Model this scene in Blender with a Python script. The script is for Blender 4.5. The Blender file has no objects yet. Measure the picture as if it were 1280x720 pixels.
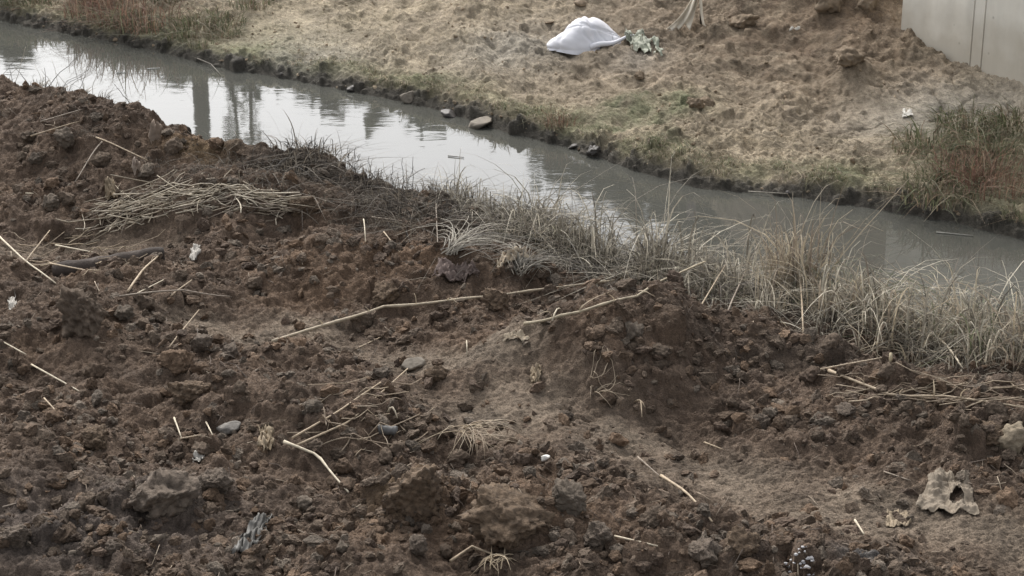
import bpy, bmesh, math, random
import numpy as np
from mathutils import Vector, Matrix, noise as mnoise

S = bpy.context.scene
COL = S.collection
R = math.radians
random.seed(7)
rng = np.random.default_rng(7)

# ------------------------------------------------------------------ camera
CAM_H = 5.0
PITCH = R(20.0)
HFOV = R(30.0)
cam_data = bpy.data.cameras.new("camera")
cam_data.sensor_width = 36.0
cam_data.angle = HFOV
cam_data.clip_start = 0.1
cam_data.clip_end = 2000.0
cam = bpy.data.objects.new("camera", cam_data)
COL.objects.link(cam)
cam.location = (0, 0, CAM_H)
cam.rotation_euler = (R(90) - PITCH, 0, 0)
S.camera = cam

# ------------------------------------------------------------------ sky, sun, exposure
SUN_EL, SUN_AZ = R(48), R(-20)          # azimuth from +Y towards +X
world = bpy.data.worlds.new("World")
S.world = world
world.use_nodes = True
wn, wl = world.node_tree.nodes, world.node_tree.links
for n in list(wn): wn.remove(n)
w_out = wn.new("ShaderNodeOutputWorld")
w_bg = wn.new("ShaderNodeBackground")
w_sky = wn.new("ShaderNodeTexSky")
w_sky.sky_type = 'NISHITA'
w_sky.sun_disc = False
w_sky.sun_elevation = SUN_EL
w_sky.sun_rotation = SUN_AZ
w_sky.air_density = 1.0
w_sky.dust_density = 4.0
w_sky.ozone_density = 1.0
w_hsv = wn.new("ShaderNodeHueSaturation")
w_hsv.inputs['Saturation'].default_value = 0.22
w_bg.inputs['Strength'].default_value = 0.135
wl.new(w_sky.outputs[0], w_hsv.inputs['Color'])
wl.new(w_hsv.outputs[0], w_bg.inputs['Color'])
wl.new(w_bg.outputs[0], w_out.inputs['Surface'])

sun_d = bpy.data.lights.new("sun", 'SUN')
sun_d.energy = 1.05
sun_d.angle = R(34)
sun_d.color = (1.0, 0.96, 0.9)
sun = bpy.data.objects.new("sun", sun_d)
COL.objects.link(sun)
sd = Vector((math.sin(SUN_AZ) * math.cos(SUN_EL), math.cos(SUN_AZ) * math.cos(SUN_EL), math.sin(SUN_EL)))
sun.rotation_euler = sd.to_track_quat('Z', 'Y').to_euler()

S.view_settings.view_transform = 'Standard'
S.view_settings.look = 'None'
S.view_settings.gamma = 1.0
S.view_settings.use_curve_mapping = False
S.view_settings.exposure = 1.18
S.cycles.use_denoising = True
S.cycles.max_bounces = 6
S.cycles.transparent_max_bounces = 6

# ------------------------------------------------------------------ helpers
FPX = 640.0 / math.tan(HFOV / 2)
cp, sp = math.cos(PITCH), math.sin(PITCH)
def ray(px, py):
    sx = (px - 640.0) / FPX
    sy = (360.0 - py) / FPX
    return np.array([sx, cp + sy * sp, -sp + sy * cp])
def at(px, py, z=0.0):
    d = ray(px, py)
    t = (z - CAM_H) / d[2]
    return d[0] * t, d[1] * t
def scale_at(px, py, z=0.5):
    d = ray(px, py)
    return (CAM_H - z) / -d[2] / FPX              # metres per photo pixel at that distance

def pnoise(x, y, seed=0):
    xi = np.floor(x).astype(np.int64); yi = np.floor(y).astype(np.int64)
    xf = x - xi; yf = y - yi
    def h(a, b):
        n = (a * 374761393 + b * 668265263 + seed * 974634777) & 0xffffffff
        n = ((n ^ (n >> 13)) * 1274126177) & 0xffffffff
        n = (n ^ (n >> 16)) & 0xffff
        ang = n * (2 * math.pi / 65536.0)
        return np.cos(ang), np.sin(ang)
    u = xf * xf * xf * (xf * (xf * 6 - 15) + 10)
    v = yf * yf * yf * (yf * (yf * 6 - 15) + 10)
    a, b = h(xi, yi);         n00 = a * xf + b * yf
    a, b = h(xi + 1, yi);     n10 = a * (xf - 1) + b * yf
    a, b = h(xi, yi + 1);     n01 = a * xf + b * (yf - 1)
    a, b = h(xi + 1, yi + 1); n11 = a * (xf - 1) + b * (yf - 1)
    return (n00 * (1 - u) + n10 * u) * (1 - v) + (n01 * (1 - u) + n11 * u) * v * 1.0
def fbm(x, y, scale, octs=4, seed=0, gain=0.5):
    r = 0; a = 1.0
    for i in range(octs):
        r = r + a * pnoise(x * scale, y * scale, seed + i * 17)
        a *= gain; scale *= 2.07
    return r
def billow(x, y, scale, octs=4, seed=0, gain=0.5):
    r = 0; a = 1.0
    for i in range(octs):
        r = r + a * (1 - np.abs(pnoise(x * scale, y * scale, seed + i * 31)) * 2.2)
        a *= gain; scale *= 2.1
    return r
def sstep(e0, e1, x):
    t = np.clip((x - e0) / (e1 - e0), 0, 1)
    return t * t * (3 - 2 * t)
def segdist(x, y, pts):
    best = None
    for (ax, ay), (bx, by) in zip(pts[:-1], pts[1:]):
        dx, dy = bx - ax, by - ay
        t = np.clip(((x - ax) * dx + (y - ay) * dy) / (dx * dx + dy * dy + 1e-9), 0, 1)
        d = np.hypot(x - ax - t * dx, y - ay - t * dy)
        best = d if best is None else np.minimum(best, d)
    return best

def props(o, label=None, cat=None, group=None, kind=None):
    if label: o["label"] = label
    if cat: o["category"] = cat
    if group: o["group"] = group
    if kind: o["kind"] = kind
    return o
def np_mesh(name, V, F, mat=None, colors=None, smooth=True):
    """V (n,3), F (m,k) with constant k"""
    V = np.asarray(V, dtype=np.float32); F = np.asarray(F, dtype=np.int32)
    me = bpy.data.meshes.new(name)
    me.vertices.add(len(V)); me.vertices.foreach_set("co", V.ravel())
    k = F.shape[1]
    me.loops.add(F.size); me.loops.foreach_set("vertex_index", F.ravel())
    me.polygons.add(len(F))
    me.polygons.foreach_set("loop_start", np.arange(0, F.size, k, dtype=np.int32))
    me.polygons.foreach_set("loop_total", np.full(len(F), k, dtype=np.int32))
    me.polygons.foreach_set("use_smooth", np.full(len(F), smooth))
    me.update(calc_edges=True)
    if colors is not None:
        a = me.color_attributes.new("tint", 'FLOAT_COLOR', 'POINT')
        c = np.ones((len(V), 4), dtype=np.float32); c[:, :3] = colors
        a.data.foreach_set("color", c.ravel())
    if mat: me.materials.append(mat)
    return me
def link(name, me, parent=None):
    o = bpy.data.objects.new(name, me)
    COL.objects.link(o)
    if parent is not None: o.parent = parent
    return o

# ------------------------------------------------------------------ materials
def soil_material(name, attr=True, base=(0.08, 0.055, 0.04), use_random=False, bump=0.6, scale=1.0, rough=0.92):
    m = bpy.data.materials.new(name); m.use_nodes = True
    n, l = m.node_tree.nodes, m.node_tree.links
    b = n["Principled BSDF"]
    b.inputs['Roughness'].default_value = rough
    b.inputs['Specular IOR Level'].default_value = 0.25
    tc = n.new("ShaderNodeTexCoord")
    src = tc.outputs['Object']
    if attr:
        at_ = n.new("ShaderNodeAttribute"); at_.attribute_name = "tint"; basec = at_.outputs['Color']
    else:
        rgb = n.new("ShaderNodeRGB"); rgb.outputs[0].default_value = (*base, 1); basec = rgb.outputs[0]
    # grain variation, three scales, all multiplied on the base colour
    def mul(color, sc, lo, hi, det=6):
        t = n.new("ShaderNodeTexNoise"); t.inputs['Scale'].default_value = sc * scale; t.inputs['Detail'].default_value = det
        t.inputs['Roughness'].default_value = 0.6
        l.new(src, t.inputs['Vector'])
        mr = n.new("ShaderNodeMapRange"); mr.inputs['From Min'].default_value = 0.3; mr.inputs['From Max'].default_value = 0.7
        mr.inputs['To Min'].default_value = lo; mr.inputs['To Max'].default_value = hi
        l.new(t.outputs['Fac'], mr.inputs['Value'])
        v = n.new("ShaderNodeVectorMath"); v.operation = 'SCALE'
        l.new(color, v.inputs[0]); l.new(mr.outputs[0], v.inputs['Scale'])
        return v.outputs[0]
    c = mul(basec, 3.0, 0.62, 1.38)
    c = mul(c, 26.0, 0.75, 1.25)
    c = mul(c, 150.0, 0.6, 1.45, 3)
    if use_random:
        oi = n.new("ShaderNodeObjectInfo")
        mr = n.new("ShaderNodeMapRange"); mr.inputs['To Min'].default_value = 0.92; mr.inputs['To Max'].default_value = 1.35
        l.new(oi.outputs['Random'], mr.inputs['Value'])
        v = n.new("ShaderNodeVectorMath"); v.operation = 'SCALE'
        l.new(c, v.inputs[0]); l.new(mr.outputs[0], v.inputs['Scale']); c = v.outputs[0]
    l.new(c, b.inputs['Base Color'])
    t1 = n.new("ShaderNodeTexNoise"); t1.inputs['Scale'].default_value = 60 * scale; t1.inputs['Detail'].default_value = 8
    t1.inputs['Roughness'].default_value = 0.7
    l.new(src, t1.inputs['Vector'])
    vo = n.new("ShaderNodeTexVoronoi"); vo.inputs['Scale'].default_value = 75 * scale; vo.inputs['Randomness'].default_value = 1
    vd = n.new("ShaderNodeVectorMath"); vd.operation = 'MULTIPLY_ADD'; vd.inputs[1].default_value = (.02, .02, .02)
    l.new(t1.outputs['Color'], vd.inputs[0]); l.new(src, vd.inputs[2]); l.new(vd.outputs[0], vo.inputs['Vector'])
    mm = n.new("ShaderNodeMath"); mm.operation = 'MULTIPLY_ADD'; mm.inputs[1].default_value = -.45
    l.new(vo.outputs['Distance'], mm.inputs[0]); l.new(t1.outputs['Fac'], mm.inputs[2])
    bp = n.new("ShaderNodeBump"); bp.inputs['Strength'].default_value = bump; bp.inputs['Distance'].default_value = 0.03
    l.new(mm.outputs[0], bp.inputs['Height'])
    l.new(bp.outputs[0], b.inputs['Normal'])
    return m
def plain_material(name, color, rough=0.7, var=0.25, nscale=12.0, bump=0.1, bscale=40.0, spec=0.3, attr=False, rnd=False, trans=0.0):
    m = bpy.data.materials.new(name); m.use_nodes = True
    n, l = m.node_tree.nodes, m.node_tree.links
    b = n["Principled BSDF"]
    b.inputs['Roughness'].default_value = rough
    b.inputs['Specular IOR Level'].default_value = spec
    tc = n.new("ShaderNodeTexCoord")
    t = n.new("ShaderNodeTexNoise"); t.inputs['Scale'].default_value = nscale; t.inputs['Detail'].default_value = 6
    l.new(tc.outputs['Object'], t.inputs['Vector'])
    mr = n.new("ShaderNodeMapRange"); mr.inputs['From Min'].default_value = 0.3; mr.inputs['From Max'].default_value = 0.7
    mr.inputs['To Min'].default_value = 1 - var; mr.inputs['To Max'].default_value = 1 + var
    l.new(t.outputs['Fac'], mr.inputs['Value'])
    if attr:
        a = n.new("ShaderNodeAttribute"); a.attribute_name = "tint"; bc = a.outputs['Color']
    else:
        a = n.new("ShaderNodeRGB"); a.outputs[0].default_value = (*color, 1); bc = a.outputs[0]
    v = n.new("ShaderNodeVectorMath"); v.operation = 'SCALE'
    l.new(bc, v.inputs[0]); l.new(mr.outputs[0], v.inputs['Scale'])
    c = v.outputs[0]
    if rnd:
        oi = n.new("ShaderNodeObjectInfo")
        m2 = n.new("ShaderNodeMapRange"); m2.inputs['To Min'].default_value = 0.75; m2.inputs['To Max'].default_value = 1.25
        l.new(oi.outputs['Random'], m2.inputs['Value'])
        v = n.new("ShaderNodeVectorMath"); v.operation = 'SCALE'
        l.new(c, v.inputs[0]); l.new(m2.outputs[0], v.inputs['Scale']); c = v.outputs[0]
    l.new(c, b.inputs['Base Color'])
    if trans:
        b.inputs['Subsurface Weight'].default_value = 0.0
    t1 = n.new("ShaderNodeTexNoise"); t1.inputs['Scale'].default_value = bscale; t1.inputs['Detail'].default_value = 5
    l.new(tc.outputs['Object'], t1.inputs['Vector'])
    bp = n.new("ShaderNodeBump"); bp.inputs['Strength'].default_value = bump; bp.inputs['Distance'].default_value = 0.01
    l.new(t1.outputs['Fac'], bp.inputs['Height'])
    l.new(bp.outputs[0], b.inputs['Normal'])
    return m
M_SOIL = soil_material("churned_soil")
M_BANK = soil_material("dry_bank_soil", bump=0.7)
M_CLOD = soil_material("clod_soil", use_random=True)
M_CLODS = soil_material("loose_clod_soil")
M_STONE = plain_material("stone", (0.2, 0.18, 0.15), 0.8, 0.3, 20, 0.3, 80, attr=False, rnd=True)
def grass_material():
    m = bpy.data.materials.new("dead_grass"); m.use_nodes = True
    n, l = m.node_tree.nodes, m.node_tree.links
    b = n["Principled BSDF"]; b.inputs['Roughness'].default_value = .7; b.inputs['Specular IOR Level'].default_value = .2
    a = n.new("ShaderNodeAttribute"); a.attribute_name = "tint"
    tc = n.new("ShaderNodeTexCoord"); t = n.new("ShaderNodeTexNoise"); t.inputs['Scale'].default_value = 30; l.new(tc.outputs['Object'], t.inputs['Vector'])
    mr = n.new("ShaderNodeMapRange"); mr.inputs['From Min'].default_value = .3; mr.inputs['From Max'].default_value = .7; mr.inputs['To Min'].default_value = .75; mr.inputs['To Max'].default_value = 1.25
    l.new(t.outputs['Fac'], mr.inputs['Value'])
    v = n.new("ShaderNodeVectorMath"); v.operation = 'SCALE'; l.new(a.outputs['Color'], v.inputs[0]); l.new(mr.outputs[0], v.inputs['Scale'])
    l.new(v.outputs[0], b.inputs['Base Color'])
    tr = n.new("ShaderNodeBsdfTranslucent"); l.new(v.outputs[0], tr.inputs['Color'])
    mx = n.new("ShaderNodeMixShader"); mx.inputs[0].default_value = .4
    l.new(b.outputs[0], mx.inputs[1]); l.new(tr.outputs[0], mx.inputs[2]); l.new(mx.outputs[0], n["Material Output"].inputs['Surface'])
    return m
M_GRASS = grass_material()

# ------------------------------------------------------------------ shorelines
far_px = [(-420,-45),(-200,-12),(0,25),(60,38),(120,48),(200,65),(280,85),(350,97),(430,112),(500,126),(560,141),(640,166),(720,188),(800,215),(880,236),(1000,247),(1100,262),(1200,280),(1280,300),(1500,350)]
far_w = np.array([at(x, y, 0) for x, y in far_px])
crest_px = [(-300,60,.95),(-100,88,.92),(0,112,.92),(90,142,.9),(170,167,.85),(240,184,.82),(290,198,.75),(380,202,.7),(420,216,.66),(480,240,.6),(560,264,.54),(620,280,.48),(700,318,.4),(800,356,.34),(900,380,.3),(1000,405,.28),(1150,430,.26),(1280,452,.26),(1500,500,.26)]
crest_w = np.array([(*at(x, y, z), z) for x, y, z in crest_px])
def far_y(x): return np.interp(x, far_w[:, 0], far_w[:, 1])
def crest_y(x): return np.interp(x, crest_w[:, 0], crest_w[:, 1])
def crest_z(x): return np.interp(x, crest_w[:, 0], crest_w[:, 2])
def near_y(x): return crest_y(x) + 0.25 + crest_z(x) * 0.95

# ------------------------------------------------------------------ near bank
def grow(a, b, step, n, fac):       # ever larger steps outside the fine part
    out = []; s = step; p = b
    for _ in range(n):
        s *= fac; p = p + s if b > a else p - s
        out.append(p)
    return out
xs_core = np.arange(-5.0, 4.2, 0.0085)
xs_near = np.array(list(reversed(grow(4.2, -5.0, .05, 26, 1.33))) + list(xs_core) + grow(-5.0, 4.2, .05, 26, 1.33))
s_core = np.linspace(0, 1, 1050)
Y0 = 6.7
def near_grid():
    X = np.repeat(xs_near[None, :], len(s_core), 0)
    yend = near_y(xs_near) + 0.55
    Y = Y0 + s_core[:, None] * (yend[None, :] - Y0)
    return X, Y
NX, NY = near_grid()

def gb(x, y, px, py, rx, ry, h, z=0.5, rot=0.0, pw=1.0):
    cx, cy = at(px, py, z)
    dx, dy = x - cx, y - cy
    c, s = math.cos(rot), math.sin(rot)
    a, b = (c * dx + s * dy) / rx, (-s * dx + c * dy) / ry
    return h * np.exp(-(a * a + b * b) ** pw)
def line(pts, z=0.5): return [at(x, y, z) for x, y in pts]
TRACK = line([(-40, 320), (60, 308), (190, 300)], .5)
TRACK2 = line([(240, 418), (400, 420), (520, 455), (640, 470)], .45)
TRACK3 = line([(600, 520), (760, 555), (900, 600), (1100, 650), (1330, 700)], .4)
RIDGE = line([(640, 455), (760, 440), (900, 430), (1040, 455), (1150, 500), (1320, 520)], .5)
def near_base(x, y):
    cz = crest_z(x); t = crest_y(x) - y
    zi = np.interp(x, [-5, -2, 0, 2, 4], [.52, .45, .40, .34, .30])
    inside = zi + (cz - zi) * np.exp(-np.clip(t, 0, 9) ** 2 / (0.75 ** 2))
    fall = cz - np.clip(-t, 0, 9) * (cz + .0) / (0.25 + cz * .95) * 1.0
    z = np.where(t > 0, inside, fall)
    # large heaps and hollows
    g = lambda *a, **k: gb(x, y, *a, **k)
    z = z + g(60, 230, .9, .55, .16) + g(150, 200, .7, .3, .05) - g(80, 300, .8, .35, .16)
    z = z + g(270, 275, .55, .4, .12) + g(450, 345, .55, .38, .17) + g(610, 350, .5, .3, .13) - g(520, 410, .5, .3, .12)
    z = z + g(330, 215, .4, .25, .08) - g(380, 250, .7, .2, .10)
    z = z + g(100, 440, .7, .5, .10) + g(230, 500, .8, .5, .10) + g(330, 520, .35, .3, .10) - g(400, 470, .6, .3, .06)
    z = z + g(200, 640, .35, .28, .10) + g(60, 640, .5, .35, .04) + g(370, 690, .4, .2, .06)
    z = z + g(440, 545, .35, .3, .12) - g(445, 600, .35, .2, .08)
    z = z + g(520, 640, .19, .16, .15) + g(645, 660, .24, .2, .17) + g(715, 630, .16, .22, .07) - g(585, 690, .12, .1, .08)
    z = z + g(960, 400, .6, .3, .06) - g(1060, 465, .3, .16, .12) + g(765, 462, .55, .45, .27, pw=1.5) + g(850, 430, .40, .3, .12) + g(690, 440, .35, .25, .07) - g(890, 520, .32, .3, .12)
    z = z + g(1230, 545, .4, .25, .12) - g(1100, 560, .5, .2, .03) + g(880, 690, .5, .2, .07) - g(1150, 690, .5, .2, .04)
    rd = segdist(x, y, RIDGE)
    z = z + .17 * np.exp(-(rd / .33) ** 2) * (1 + .5 * pnoise(x * 2.2, y * 2.2, 5))
    return z
def near_masks(x, y):
    tr = np.maximum.reduce([np.exp(-(segdist(x, y, TRACK) / .28) ** 4), np.exp(-(segdist(x, y, TRACK2) / .25) ** 4), np.exp(-(segdist(x, y, TRACK3) / .42) ** 4)])
    t = crest_y(x) - y
    return tr, t
def stamp(Z, X, Y, cx, cy, rr, h, seed, sink=.25):
    """push a rounded lump of radius rr into the height field"""
    i0, i1 = np.searchsorted(X[0], cx - rr * 1.5), np.searchsorted(X[0], cx + rr * 1.5)
    if i1 - i0 < 2: return
    col = Y[:, (i0 + i1) // 2]
    j0, j1 = np.searchsorted(col, cy - rr * 1.6), np.searchsorted(col, cy + rr * 1.6)
    if j1 - j0 < 2: return
    xx, yy = X[j0:j1, i0:i1], Y[j0:j1, i0:i1]
    r0 = random.random() * 6.28; el = random.uniform(.65, 1.0)
    c, s = math.cos(r0), math.sin(r0)
    dx, dy = (xx - cx) / rr, (yy - cy) / rr
    a, b = c * dx + s * dy, (-s * dx + c * dy) / el
    d = np.sqrt(a * a + b * b)
    ang = np.arctan2(b, a)
    p1, p2 = random.random() * 6, random.random() * 6
    d = d * (1 + .13 * np.cos(2 * ang + p1) + .10 * np.cos(3 * ang + p2) + .06 * np.cos(5 * ang + p1))
    nk = random.randint(4, 7); pd = np.full_like(d, -9.0)
    for k in range(nk):
        th = (k + random.uniform(-.3, .3)) * 6.283 / nk
        pd = np.maximum(pd, (a * math.cos(th) + b * math.sin(th)) / random.uniform(.62, .95))
    d = .35 * d + .65 * pd
    prof = np.clip((1 - np.clip(d, 0, 1) ** 1.7), 0, 1) ** .55
    p3 = random.random() * 6
    tilt = (a * math.cos(p1) + b * math.sin(p1)) * .5 + .22 * np.abs(a * math.sin(p3) + b * math.cos(p3))
    zb = Z[(j0 + j1) // 2, (i0 + i1) // 2]
    top = zb + h * (prof * (1 + tilt) - sink)
    blk = Z[j0:j1, i0:i1]
    np.copyto(blk, np.where((d < 1) & (top > blk), top, blk))

def build_near():
    X, Y = NX, NY
    Z = near_base(X, Y)
    tr, t = near_masks(X, Y)
    rough = (1 - .5 * tr) * sstep(-.5, .1, t)
    Z += .13 * fbm(X, Y, 1.3, 3, 11) * (.3 + .7 * rough) + .05 * billow(X, Y, 1.9, 2, 19) * rough
    Z += .040 * billow(X, Y, 3.2, 5, 23, .6) * rough
    Z += .016 * fbm(X, Y * 1.6, 11, 4, 41, .6)
    Z -= tr * .02
    # lumps, few large and very many small
    n = 0
    sizes = [(160, .08, .14), (900, .045, .085), (5000, .024, .045), (12000, .012, .024)]
    for cnt, lo, hi in sizes:
        for _ in range(cnt):
            y = random.uniform(6.8, 17.5)
            hw = .30 * y
            x = random.uniform(-hw, hw)
            if x < -4.9 or x > 4.1: continue
            tt = crest_y(x) - y
            if tt < -.15: continue
            f = 1.0
            a = np.array([x]); b = np.array([y])
            trk = float(near_masks(a, b)[0][0])
            if random.random() < trk * (.97 if lo > .02 else .75): continue
            clus = float(pnoise(a * 1.1, b * 1.1, 77)[0])
            if random.random() > .8 + clus * 1.0: continue
            rr = random.uniform(lo, hi)
            stamp(Z, X, Y, x, y, rr, rr * random.uniform(.35, .7), n, random.uniform(.0, .35)); n += 1
    Z += (.012 * fbm(X, Y, 24, 4, 51, .7) + .009 * billow(X, Y, 40, 2, 59, .6) + .005 * fbm(X, Y, 85, 1, 57)) * (.4 + .6 * rough)
    return Z, tr, t
NZ, TR, TT = build_near()

def near_colors():
    x, y = NX, NY
    dark = np.array([.088, .062, .044]); red = np.array([.100, .064, .040]); grey = np.array([.138, .108, .080]); black = np.array([.036, .031, .025]); ochre = np.array([.13, .09, .045])
    C = np.repeat(np.repeat(dark[None, None, :], x.shape[0], 0), x.shape[1], 1)
    def mixin(c, w): 
        nonlocal C
        w = np.clip(w, 0, 1)[..., None]; C = C * (1 - w) + c * w
    n1 = fbm(x, y, 1.7, 4, 91)
    mixin(red, sstep(.1, .45, n1) * .3)
    for (px, py, rx, ry, w) in [(450,350,.8,.45,.9),(600,440,.6,.4,.5),(560,640,.6,.45,.55),(680,660,.35,.3,.5),(240,240,.35,.2,.7),(40,260,.4,.3,.4),(370,680,.5,.25,.5),(1180,640,.9,.25,.4),(760,400,.5,.3,.3)]:
        mixin(red, gb(x, y, px, py, rx, ry, w) * (1 + n1))
    mixin(ochre, gb(x, y, 250, 240, .3, .15, .5)); mixin(ochre, gb(x, y, 500, 640, .2, .2, .35))
    mixin(grey, TR * .85 * (1 + n1 * 1.2))
    mixin(np.array([.078, .068, .062]), gb(x, y, 90, 680, 1.0, .5, .6)); mixin(np.array([.09, .076, .064]), gb(x, y, 220, 640, .35, .2, .7))
    mixin(np.array([.09, .088, .085]), gb(x, y, 1090, 690, .2, .12, .8))
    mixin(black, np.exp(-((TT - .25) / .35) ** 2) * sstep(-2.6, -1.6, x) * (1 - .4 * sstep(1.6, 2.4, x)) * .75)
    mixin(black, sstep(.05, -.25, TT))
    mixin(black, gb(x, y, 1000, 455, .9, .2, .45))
    return C
c = near_colors()
def grid_faces(nr, nc):
    idx = np.arange(nr * nc).reshape(nr, nc)
    return np.stack([idx[:-1, :-1].ravel(), idx[:-1, 1:].ravel(), idx[1:, 1:].ravel(), idx[1:, :-1].ravel()], 1)
# rows towards and behind the photographer, ever coarser
back = np.array(list(reversed(grow(7, Y0, .03, 24, 1.38))))
BX = np.repeat(xs_near[None, :], len(back), 0); BY = np.repeat(back[:, None], len(xs_near), 1)
w = np.clip((Y0 - BY) / 3.0, 0, 1)
BZ = near_base(BX, BY) * (1 - w) + .4 * w + .10 * fbm(BX, BY, 1.3, 3, 11) + .03 * fbm(BX, BY, 5, 3, 12)
BZ = BZ + (NZ[0] - BZ[-1])[None, :] * np.exp(-(Y0 - BY) / .15)
X = np.vstack([BX, NX]); Y = np.vstack([BY, NY]); Z = np.vstack([BZ, NZ])
Cc = np.concatenate([np.repeat(c[:1], len(back), 0), c], 0)
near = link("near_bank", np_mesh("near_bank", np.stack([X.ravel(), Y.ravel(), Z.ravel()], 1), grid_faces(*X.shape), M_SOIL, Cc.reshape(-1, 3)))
props(near, "dark brown churned wet soil of the near bank", None, None, "structure")
del BX, BY, BZ, X, Y, Z, Cc, c

# ------------------------------------------------------------------ far bank
xf_core = np.arange(-7.2, 6.2, 0.014)
xs_far = np.array(list(reversed(grow(6.2, -7.2, .06, 26, 1.3))) + list(xf_core) + grow(-7.2, 6.2, .06, 26, 1.3))
tf = np.concatenate([np.linspace(-.5, 1.2, 200), np.linspace(1.2, 10.5, 680)[1:]])
FX = np.repeat(xs_far[None, :], len(tf), 0)
FY = far_y(xs_far)[None, :] + tf[:, None]
wallA = at(1120, 40, .95); wallB = at(1284, 109, .62)
wd = np.array(wallB) - np.array(wallA); wd /= np.linalg.norm(wd); wn_ = np.array([-wd[1], wd[0]])   # along the wall, and to its back
if wn_[1] < 0: wn_ = -wn_
def far_base(x, y):
    t = y - far_y(x)
    wob = .10 * pnoise(x * 1.5, y * .6, 201) + .06 * pnoise(x * 5, y * 2, 203)
    tt = t + wob
    hl = .095 + .05 * pnoise(x * .9, y * .1, 205)
    lip = hl * sstep(-.03, .30, tt) - .25 * sstep(.1, -.4, tt)
    z = lip + .152 * np.clip(tt - .15, 0, None)
    z = z - .145 * np.clip(tt - 11, 0, None) * 1.0
    g = lambda *a, **k: gb(x, y, *a, **k)
    # brown heap of dug soil left of the concrete wall
    z = z + g(1045, -42, 1.15, 1.7, 1.7, z=1.0, pw=1.5) + g(900, -60, 1.4, 1.6, .7, z=.9) + g(1065, 78, .22, .16, .17, z=.7)
    z = z - g(1180, 110, .8, .6, .10, z=.7) - g(960, 90, .8, .5, .06, z=.8)
    z = z + g(1060, 20, .35, .3, .16, z=1.) + g(640, 60, 1.5, .5, .05, z=.8)
    return z
def build_far():
    X, Y = FX, FY
    Z = far_base(X, Y)
    t = Y - far_y(X)
    up = sstep(.1, .5, t)
    crack_w = gb(X, Y, 1190, 105, .9, .55, 1.0, z=.7)
    smooth = 1 - .8 * np.clip(crack_w, 0, 1)
    smooth *= 1 - .7 * sstep(.3, .6, gb(X, Y, 330, 8, 1.2, 1.6, 1.0, z=.7))
    Z += .06 * fbm(X, Y, .9, 3, 301) * up
    Z += .095 * fbm(X * 1.0 + Y * .5, Y * .7, 2.6, 5, 311, .6) * up * smooth
    var = .45 + 1.0 * sstep(-.25, .35, fbm(X, Y * .7, .8, 2, 371))
    Z += .034 * var * billow(X + Y * .4, Y * .8, 5.5, 5, 331, .62) * smooth * (.3 + .7 * up)
    Z += .03 * billow(X, Y, 5, 3, 341) * sstep(-.1, .12, t) * sstep(.5, .2, t)
    # cracked dried mud under the wall
    m = crack_w > .12
    if m.any():
        px_, py_ = X[m] + .11 * pnoise(X[m] * 3, Y[m] * 3, 9) + .03 * pnoise(X[m] * 11, Y[m] * 11, 19), Y[m] + .08 * pnoise(X[m] * 4, Y[m] * 4, 8)
        cen = np.array([(at(1120 + random.random() * 170, 40 + random.random() * 120, .7)) for _ in range(26)])
        d = np.sqrt((px_[:, None] - cen[None, :, 0]) ** 2 + (py_[:, None] - cen[None, :, 1]) ** 2 * 1.0)
        d.sort(axis=1)
        e = d[:, 1] - d[:, 0]
        Z[m] -= .045 * np.exp(-(e / .013) ** 2) * (.4 + .6 * (pnoise(X[m] * 2.3, Y[m] * 2.3, 14) > -.1))
    # lumps
    for cnt, lo, hi in [(90, .07, .12), (900, .035, .07), (5200, .016, .035), (5000, .009, .016)]:
        for _ in range(cnt):
            x = random.uniform(-6.9, 6.0); tt = abs(random.gauss(0, 1.0)) * 3.2 if random.random() < .75 else random.uniform(0, .35)
            if tt > 9: continue
            y = far_y(x) + tt
            if abs(x) > .31 * y: continue
            rr = random.uniform(lo, hi)
            a, b = np.array([x]), np.array([y])
            if random.random() < gb(a, b, 1190, 105, .9, .55, 1.0, z=.7)[0] * .9: continue
            heap = gb(a, b, 1000, 10, 1.8, 1.2, 1.0, z=1.)[0]
            if lo > .034 and tt > .4 and random.random() > .45 + heap: continue
            stamp(Z, X, Y, x, float(y), rr, rr * random.uniform(.35, .7), 0, random.uniform(.1, .4))
    Z += .010 * fbm(X + .5 * Y, Y, 22, 3, 351, .7) * smooth
    return Z, t, crack_w
FZ, FT, CRK = build_far()
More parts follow.
